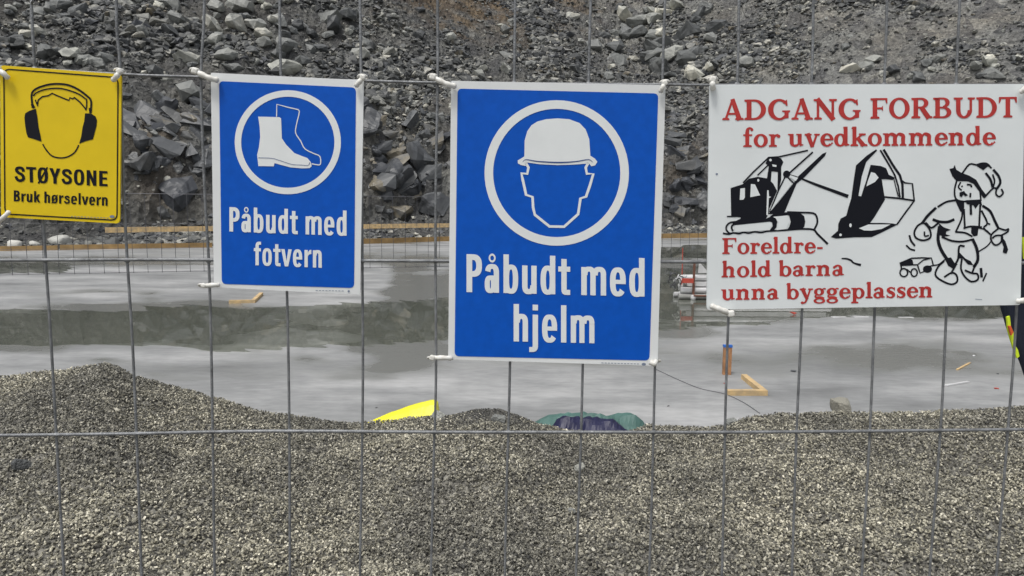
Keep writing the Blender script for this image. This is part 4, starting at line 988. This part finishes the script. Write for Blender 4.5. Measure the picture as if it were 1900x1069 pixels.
# --- helmet sign
s3 = empty('mandatory_sign', FP(1033, 415, BASE), 'larger blue sign with white helmet reading Påbudt med hjelm', 'sign')
board(s3, [(837, 150), (1235, 158), (1220, 679), (831.5, 667)], 3, M['white'])
flat('blue_panel', [rquad([(849, 164.5), (1221.5, 173.5), (1205, 669), (843.5, 661)], 9)], M['blue'], s3, BASE+.0004)
flat('ring', [ring(1033, 321, 134, 135, 16)], M['whiteprint'], s3, BASE+.0008)
c3 = lambda p: sx(p, 780, 120, .542)
flat('helmet', [c3([(344, 322), (356, 314), (357, 260), (366, 228), (380, 208), (400, 195), (430, 187), (470, 184), (510, 187), (545, 200), (566, 222), (578, 255), (582, 312), (598, 322), (606, 333), (598, 345), (585, 348), (578, 338), (530, 342), (470, 344), (410, 341), (366, 335), (360, 347), (345, 344), (334, 338), (333, 328)])], M['whiteprint'], s3, BASE+.0008)
flat('helmet_detail', [ribbon(c3([(350, 333), (362, 325), (400, 331), (470, 335), (530, 332), (575, 325), (590, 334)]), [.6, 1.6, 2.4, 1.6, .6])], M['blueline'], s3, BASE+.0012)
flat('face_outline', [ribbon(c3([(362, 338), (370, 352), (366, 374), (346, 372), (350, 392), (362, 446), (384, 453), (386, 490), (392, 514), (442, 554), (492, 555), (540, 512), (548, 458), (567, 452), (580, 415), (592, 374), (570, 374), (566, 352), (574, 338)]), 5.0, 1, False)], M['whiteprint'], s3, BASE+.0008)
sans('Påbudt', [(865.6, 471), (1058, 476.5), (1058, 547), (865.6, 542)], M['whiteprint'], s3, BASE+.0008, .022, .735)
sans('med', [(1078.5, 477), (1196, 480), (1196, 550.5), (1078.5, 547.5)], M['whiteprint'], s3, BASE+.0008, .022, .735)
sans('hjelm', [(953, 565), (1103, 569), (1103, 637), (953, 633.5)], M['whiteprint'], s3, BASE+.0008, .022, .735)
flat('small_print', [ribbon([(x, 673.4+(x-1115)*.03), (x+3.6, 673.5+(x-1115)*.03)], 1.2) for x in range(1116, 1188, 6)]+[disc(1194.5, 676, 4, 2.6)], M['tiny'], s3, BASE+.0006)

# --- white no-entry poster
s4 = empty('no_entry_sign', FP(1605, 365, BASE), 'wide white sign with red text ADGANG FORBUDT and black excavator and child drawings', 'sign')
board(s4, [(1317, 157), (1902, 156), (1893.5, 566), (1311.5, 574.5)], 5, M['cream'])
O4 = BASE+.0004
for body, quad, ref in [
  ('ADGANG', [(1340, 185), (1597, 183), (1597, 221.5), (1340, 223)], 705), ('FORBUDT', [(1615, 182.5), (1887, 180), (1887, 218), (1615, 220.5)], 700),
  ('for', [(1379, 237), (1448, 236.5), (1448, 272.5), (1379, 273)], 735), ('uvedkommende', [(1462, 236), (1848, 233.5), (1848, 269.5), (1462, 272)], 735),
  ('Foreldre-', [(1340, 442), (1526.5, 440.5), (1526.5, 470), (1340, 471.5)], 700), ('hold', [(1338.5, 484), (1431, 483), (1431, 513.5), (1338.5, 515)], 735),
  ('barna', [(1445, 483), (1566, 481), (1566, 511.5), (1445, 513)], 735), ('unna', [(1338, 526.5), (1445, 525), (1445, 555.5), (1338, 557)], 735),
  ('byggeplassen', [(1459, 525.5), (1730, 521.5), (1730, 552), (1459, 555.5)], 735)]:
    serif(body, quad, ref, s4, O4)
c6 = lambda p: sx(p, 1330, 270, .2053); k6 = .2053
flat('excavator_drawing', [
  c6([(125, 385), (235, 350), (290, 300), (370, 283), (460, 298), (510, 345), (545, 410), (475, 570), (470, 610), (440, 672), (180, 705), (150, 715), (140, 700), (215, 660), (215, 650), (130, 642)]),
  c6([(465, 620), (560, 510), (690, 345), (740, 275), (955, 75), (992, 60), (978, 95), (790, 290), (722, 345), (655, 500), (612, 605), (560, 622)]),
  c6([(440, 160), (470, 108), (520, 102), (580, 115), (602, 150), (582, 195), (582, 310), (560, 400), (548, 410), (552, 240), (495, 232), (488, 335), (452, 310), (470, 190)]),
  c6([(495, 180), (580, 195), (575, 235), (490, 235)]),
  ribbon(c6([(240, 335), (330, 240), (470, 108), (560, 103), (700, 72), (820, 45)]), 14*k6, 3, False), ribbon(c6([(370, 268), (470, 172)]), 12*k6),
  ribbon(c6([(612, 290), (680, 228), (865, 62)]), 15*k6, 3, False), disc(*c6([(632, 260)])[0], 33*k6), ribbon(c6([(650, 262), (760, 298), (900, 355), (1180, 458)]), [10*k6, 16*k6, 24*k6, 32*k6], 3, False),
  ribbon(c6([(612, 295), (560, 400), (478, 600)]), 12*k6, 3, False), ribbon(c6([(645, 292), (700, 345)]), 12*k6),
  ribbon(c6([(95, 642), (220, 640)]), 13*k6), ribbon(c6([(170, 690), (120, 698), (90, 725), (86, 760), (110, 790), (135, 795)]), 16*k6), ribbon(c6([(165, 708), (138, 725), (135, 750), (145, 770)]), 16*k6),
  ribbon(c6([(60, 794), (110, 802), (150, 790), (200, 797), (240, 785), (290, 792), (340, 780), (400, 787), (450, 776), (510, 772), (620, 766), (750, 755), (870, 760), (910, 800), (1000, 888)]), [16*k6, 16*k6, 15*k6, 20*k6], 3),
  c6([(140, 700), (440, 665), (500, 635), (525, 640), (545, 690), (540, 740), (505, 778), (475, 772), (505, 730), (500, 695), (480, 688), (150, 722)]),
  c6([(480, 640), (520, 615), (680, 598), (700, 625), (520, 650)]),
  c6([(640, 605), (755, 612), (790, 640), (800, 690), (790, 735), (760, 762), (630, 768), (655, 735), (668, 690), (655, 635)]),
  ribbon(c6([(640, 602), (760, 606), (870, 612), (903, 645), (908, 700), (885, 752)]), 17*k6)], M['black'], s4, O4)
flat('excavator_highlight', [c6([(212, 390), (254, 384), (254, 470), (240, 490), (207, 492)]), c6([(308, 348), (345, 352), (392, 450), (302, 468)]),
  c6([(455, 405), (468, 405), (472, 460), (492, 465), (470, 477), (466, 560), (462, 632), (448, 628)]), c6([(500, 170), (540, 178), (538, 195), (505, 190)]), disc(*c6([(485, 132)])[0], 12*k6), disc(*c6([(375, 315)])[0], 9*k6, 13*k6),
  c6([(612, 318), (640, 306), (682, 346), (560, 500), (482, 596), (492, 575), (560, 440)]), c6([(665, 268), (735, 292), (712, 322), (655, 285)]),
  c6([(508, 645), (640, 632), (655, 690), (630, 755), (545, 765), (555, 700), (535, 660)]), c6([(160, 725), (480, 695), (495, 715), (480, 765), (165, 782)])], M['cream'], s4, O4+.0004)
flat('bucket_drawing', [
  c6([(1440, 35), (1355, 92), (1258, 180), (1235, 330), (1215, 480), (1190, 560), (1170, 635), (1120, 660), (1098, 710), (1095, 770), (1030, 828), (1080, 842), (1240, 830), (1400, 828), (1480, 792), (1635, 715), (1590, 705), (1500, 700), (1385, 700), (1420, 655), (1520, 490), (1490, 300), (1590, 312), (1610, 290), (1555, 265), (1530, 205), (1480, 185), (1390, 175), (1350, 320), (1305, 460), (1280, 455), (1310, 280), (1350, 150), (1450, 45)]),
  ribbon(c6([(1480, 45), (1560, 180), (1610, 270), (1640, 370), (1655, 465)]), 16*k6, 3, False), ribbon(c6([(1510, 40), (1590, 175), (1655, 270), (1678, 350), (1682, 470)]), 22*k6, 3, False),
  ribbon(c6([(1670, 315), (1700, 338), (1768, 345), (1785, 500), (1710, 600), (1630, 712)]), 15*k6, 3, False), ribbon(c6([(1515, 465), (1650, 478), (1785, 498)]), 16*k6, 3, False),
  ribbon(c6([(1490, 300), (1600, 300), (1640, 460)]), 10*k6, 3, False)], M['black'], s4, O4)
flat('bucket_highlight', [c6([(1395, 240), (1430, 250), (1462, 290), (1430, 330), (1352, 370), (1365, 320)]), c6([(1285, 748), (1370, 714), (1570, 714), (1490, 755), (1400, 770), (1330, 768)]), disc(*c6([(1208, 722)])[0], 11*k6, 18*k6), disc(*c6([(1118, 808)])[0], 12*k6)], M['cream'], s4, O4+.0004)
c7 = lambda p: sx(p, 1500, 470, .1368); k7 = .1368
flat('loose_line', [ribbon(c7([(455, 72), (520, 75), (580, 98), (605, 125), (660, 147), (705, 158)]), [18*k7, 26*k7, 22*k7, 34*k7])], M['black'], s4, O4)
flat('toy_cart_drawing', [c7([(1238, 135), (1380, 78), (1412, 90), (1425, 150), (1250, 165)]), ribbon(c7([(1242, 135), (1400, 68), (1550, 62), (1668, 66), (1695, 160)]), 20*k7, 3, False),
  ribbon(c7([(1250, 165), (1480, 155), (1560, 92), (1640, 72)]), 18*k7, 3, False), ribbon(c7([(1480, 155), (1515, 268), (1600, 235)]), 20*k7, 3, False), ribbon(c7([(1250, 150), (1262, 200), (1250, 240)]), 20*k7),
  ribbon(disc(0, 0, 1), 1) if False else ring(*c7([(1295, 262)])[0], 62*k7, 64*k7, 20*k7, 28), ring(*c7([(1435, 262)])[0], 52*k7, 62*k7, 20*k7, 28),
  disc(*c7([(1615, 215)])[0], 62*k7, 50*k7), ribbon(c7([(1340, 222), (1400, 272)]), 18*k7), ribbon(c7([(1580, 190), (1700, 165), (1770, 150), (1850, 88)]), 18*k7)], M['black'], s4, O4)
c5 = lambda p: sx(p, 1680, 270, .2526); k5 = .2526
def rb(p, w_, sm=True): return ribbon(c5(p), w_*k5, 3, sm)
flat('child_drawing', [
  c5([(323, 172), (352, 166), (362, 143), (374, 178), (410, 200), (470, 222), (520, 252), (560, 320), (592, 362), (572, 388), (548, 345), (500, 282), (460, 264), (375, 262), (345, 225)]),
  rb([(418, 205), (470, 138), (520, 142), (560, 132), (600, 134), (630, 165)], 13), c5([(520, 148), (555, 130), (605, 130), (638, 165), (605, 155), (572, 182), (545, 165)]),
  rb([(648, 180), (685, 225), (697, 275), (668, 322)], 18), rb([(592, 205), (625, 250), (640, 305)], 17), rb([(642, 215), (655, 260), (645, 305)], 13), rb([(580, 382), (640, 318), (668, 318), (665, 355), (690, 376), (718, 350), (706, 322)], 13),
  rb([(376, 262), (362, 320), (365, 378), (390, 405), (450, 412), (540, 408)], 13), rb([(548, 330), (555, 405)], 12), rb([(405, 272), (390, 305), (412, 328)], 11), rb([(420, 298), (412, 302)], 10), rb([(455, 287), (480, 290), (486, 305)], 13),
  c5([(398, 345), (432, 334), (440, 348), (460, 366), (440, 374), (425, 360), (415, 380), (398, 372)]), rb([(478, 352), (476, 378)], 14),
  c5([(362, 388), (400, 405), (432, 415), (432, 505), (402, 482), (375, 425)]), c5([(440, 402), (552, 396), (566, 445), (540, 430), (515, 465), (500, 440), (450, 430)]),
  rb([(240, 450), (300, 415), (365, 403)], 15), rb([(222, 460), (165, 515), (124, 570)], 20), rb([(122, 570), (88, 592), (65, 640), (80, 680), (130, 697), (180, 680), (186, 640), (168, 600), (140, 572)], 14), rb([(140, 635), (143, 665), (170, 662)], 12),
  rb([(150, 568), (192, 605), (250, 562)], 15), rb([(205, 545), (250, 560), (310, 562), (355, 545)], 20),
  rb([(418, 480), (412, 540), (370, 635)], 13), rb([(370, 635), (440, 642), (490, 668)], 14), rb([(430, 470), (437, 605)], 14), rb([(430, 608), (480, 595), (560, 600)], 14), rb([(480, 440), (482, 505)], 18), rb([(550, 440), (542, 590)], 14),
  c5([(485, 600), (538, 600), (530, 662), (502, 668), (482, 640)]), rb([(570, 445), (622, 482), (655, 550), (682, 605)], 19), rb([(560, 480), (602, 570), (575, 605), (622, 650)], 14), rb([(602, 572), (620, 578)], 12),
  rb([(682, 605), (735, 622), (756, 612), (750, 635), (700, 662)], 13), rb([(685, 608), (632, 655), (632, 700), (662, 732), (700, 712), (712, 665), (665, 662), (640, 680)], 13),
  c5([(702, 660), (735, 705), (755, 765), (742, 795), (715, 785), (722, 745), (700, 690)]), rb([(632, 700), (600, 740), (540, 778)], 10), rb([(505, 600), (590, 620), (625, 655)], 9),
  c5([(248, 572), (280, 600), (335, 620), (300, 632), (298, 652), (330, 662), (280, 672), (240, 650)]), rb([(250, 600), (240, 690), (262, 765), (305, 835)], 24), rb([(270, 672), (340, 700), (420, 706), (495, 690)], 15), rb([(495, 690), (525, 760), (532, 840), (505, 890)], 22),
  rb([(432, 740), (395, 742), (388, 830), (360, 882)], 15), c5([(392, 780), (440, 830), (480, 850), (500, 880), (460, 875), (420, 830), (395, 830)]),
  c5([(288, 830), (335, 822), (360, 862), (385, 872), (350, 905), (315, 885)]), rb([(282, 852), (240, 892), (220, 950), (262, 990), (335, 1020), (380, 1000), (375, 952), (340, 935), (288, 965)], 14), rb([(335, 940), (368, 882)], 14),
  rb([(415, 835), (408, 905), (438, 965), (485, 1000), (532, 985), (530, 945), (490, 938), (440, 918)], 14), rb([(515, 868), (492, 932)], 14),
  rb([(30, 662), (42, 700), (68, 735)], 14), rb([(8, 735), (35, 760), (68, 770)], 13), rb([(555, 905), (560, 965)], 20), rb([(595, 940), (570, 995)], 12)], M['black'], s4, O4)
flat('stain', [disc(1330, 323, 2.2, 1.8, 10), ribbon([(1810, 555), (1822, 556)], 1)], M['tiny'], s4, O4)

# ------------------------------------------------------------------ cable ties
def tie(pts, wd, label, head=True):
    e = empty('cable_tie', FP(*pts[0], BASE+.006), label, 'cable tie', 'white cable ties holding the signs')
    k = .00072
    P = [FP(a, b_, BASE+.004+.004*math.sin(math.pi*i/(len(pts)-1))) for i, (a, b_) in enumerate(pts)]
    P = catmull(P, 4); n = len(P); rr = [wd*k/2*(1+.12*math.sin(i*1.7)) for i in range(n)]; rr[0] *= .7; rr[-1] *= .8
    m = MB(); m.tube(P, rr, 8); m.build('strap', M['tie'], e, True)
    if head:
        h = pts[-1]; c = FP(h[0], h[1], BASE+.006); m = MB(); ax = Matrix.Rotation(random.uniform(-.5, .5), 3, 'Y')
        m.box(c, (wd*k*1.15, wd*k*1.0, wd*k*1.1), ax); o = m.build('tie_head', M['tie'], e); bv = o.modifiers.new('b', 'BEVEL'); bv.width = .0022; bv.segments = 3
    # loop round the fence wire behind
    q = FP(pts[-1][0], pts[-1][1], 0); m = MB(); R_ = .0062
    m.tube([q + np.array([0, 0, 0]) + FU*math.cos(a)*R_ + np.array([0, 0, 1])*math.sin(a)*R_*.4 - FN*math.sin(a)*R_ for a in np.linspace(0, 6.0, 12)], .0014, 6); m.build('wire_loop', M['tie'], e, True)
tie([(16, 146), (8, 138), (-4, 128)], 9, 'white cable tie at the top left corner of the yellow sign')
tie([(209, 150), (216, 142), (222, 133)], 9, 'white cable tie at the top right corner of the yellow sign')
tie([(18, 392), (8, 402), (-8, 418)], 8, 'white cable tie at the bottom left corner of the yellow sign', False)
tie([(406, 149), (392, 146), (376, 139), (362, 132)], 10, 'long white cable tie at the top left corner of the boot sign')
tie([(660, 160), (666, 153), (673, 144)], 9, 'white cable tie at the top right corner of the boot sign')
tie([(408, 529), (396, 529), (378, 530)], 8, 'white cable tie at the bottom left corner of the boot sign')
tie([(846, 160), (834, 158), (818, 151), (803, 143)], 10, 'long white cable tie at the top left corner of the helmet sign')
tie([(1225, 171), (1229, 163), (1233, 154)], 9, 'white cable tie at the top right corner of the helmet sign')
tie([(840, 665), (822, 664), (802, 664)], 9, 'white cable tie at the bottom left corner of the helmet sign')
tie([(1207, 671), (1213, 675), (1217, 670)], 11, 'white cable tie at the bottom right corner of the helmet sign', False)
tie([(1324, 167), (1322, 158), (1322, 148)], 10, 'white cable tie at the top left corner of the white sign')
tie([(1318, 567), (1330, 572), (1343, 577), (1356, 582)], 11, 'long white cable tie at the bottom left corner of the white sign')
tie([(1886, 560), (1896, 558), (1910, 557)], 10, 'white cable tie at the bottom right corner of the white sign')
tie([(1893, 172), (1900, 166), (1907, 160)], 9, 'white cable tie at the top right corner of the white sign')

# ------------------------------------------------------------------ dark garment hanging at the right edge
yj = 1.35
jk = empty('work_coat', YP(1990, 560, yj), 'dark navy work coat with neon yellow edging hanging behind the fence at the right edge', 'coat')
edge = [(1893, 168), (1890, 300), (1850, 480), (1863, 568), (1873, 612), (1884, 655), (1896, 700), (1906, 740), (1915, 790)]
EP = [YP(a, b_, yj) for a, b_ in edge]; zs = np.linspace(EP[0][2], EP[-1][2], 60); xe = np.interp(-zs, [-p[2] for p in EP], [p[0] for p in EP])
tt = np.linspace(0, 1, 40); V = []
Xc = np.zeros((60, 40)); Yc = np.zeros((60, 40)); Zc = np.zeros((60, 40))
for i in range(60):
    for j in range(40):
        Xc[i, j] = xe[i] + tt[j]*.42; Zc[i, j] = zs[i]
Yc = yj + .02*np.sin(Xc*42+Zc*6) + .018*fbm(Xc*9, Zc*3, 3, 71) + .10*np.maximum(0, tt[None, :]-.5)**2
o = grid_mesh('cloth', Xc, Yc, Zc, M['navycloth'], parent=jk); sm = o.modifiers.new('thickness', 'SOLIDIFY'); sm.thickness = .006
def strip(name, pts, mat, off):
    P = [YP(a, b_, yj-off) for a, b_ in pts]; F = [tuple(t) for t in tessellate_polygon([[Vector(p) for p in P]])]
    o = mesh(name, P, F, mat, jk); sm = o.modifiers.new('thickness', 'SOLIDIFY'); sm.thickness = .004
strip('neon_edging', [(1866, 588), (1871, 586), (1873, 604), (1879, 618), (1882, 640), (1880, 652), (1873, 630), (1868, 612)], M['neon'], .040)
strip('neon_edging', [(1881, 640), (1886, 648), (1889, 660), (1885, 664), (1882, 658)], M['neon'], .042)
strip('orange_edging', [(1869, 605), (1873, 604), (1878, 616), (1874, 622)], M['orange'], .046)
strip('neon_edging', [(1896, 440), (1906, 440), (1906, 480), (1898, 480)], M['neon'], .040)
bpy.context.view_layer.update()
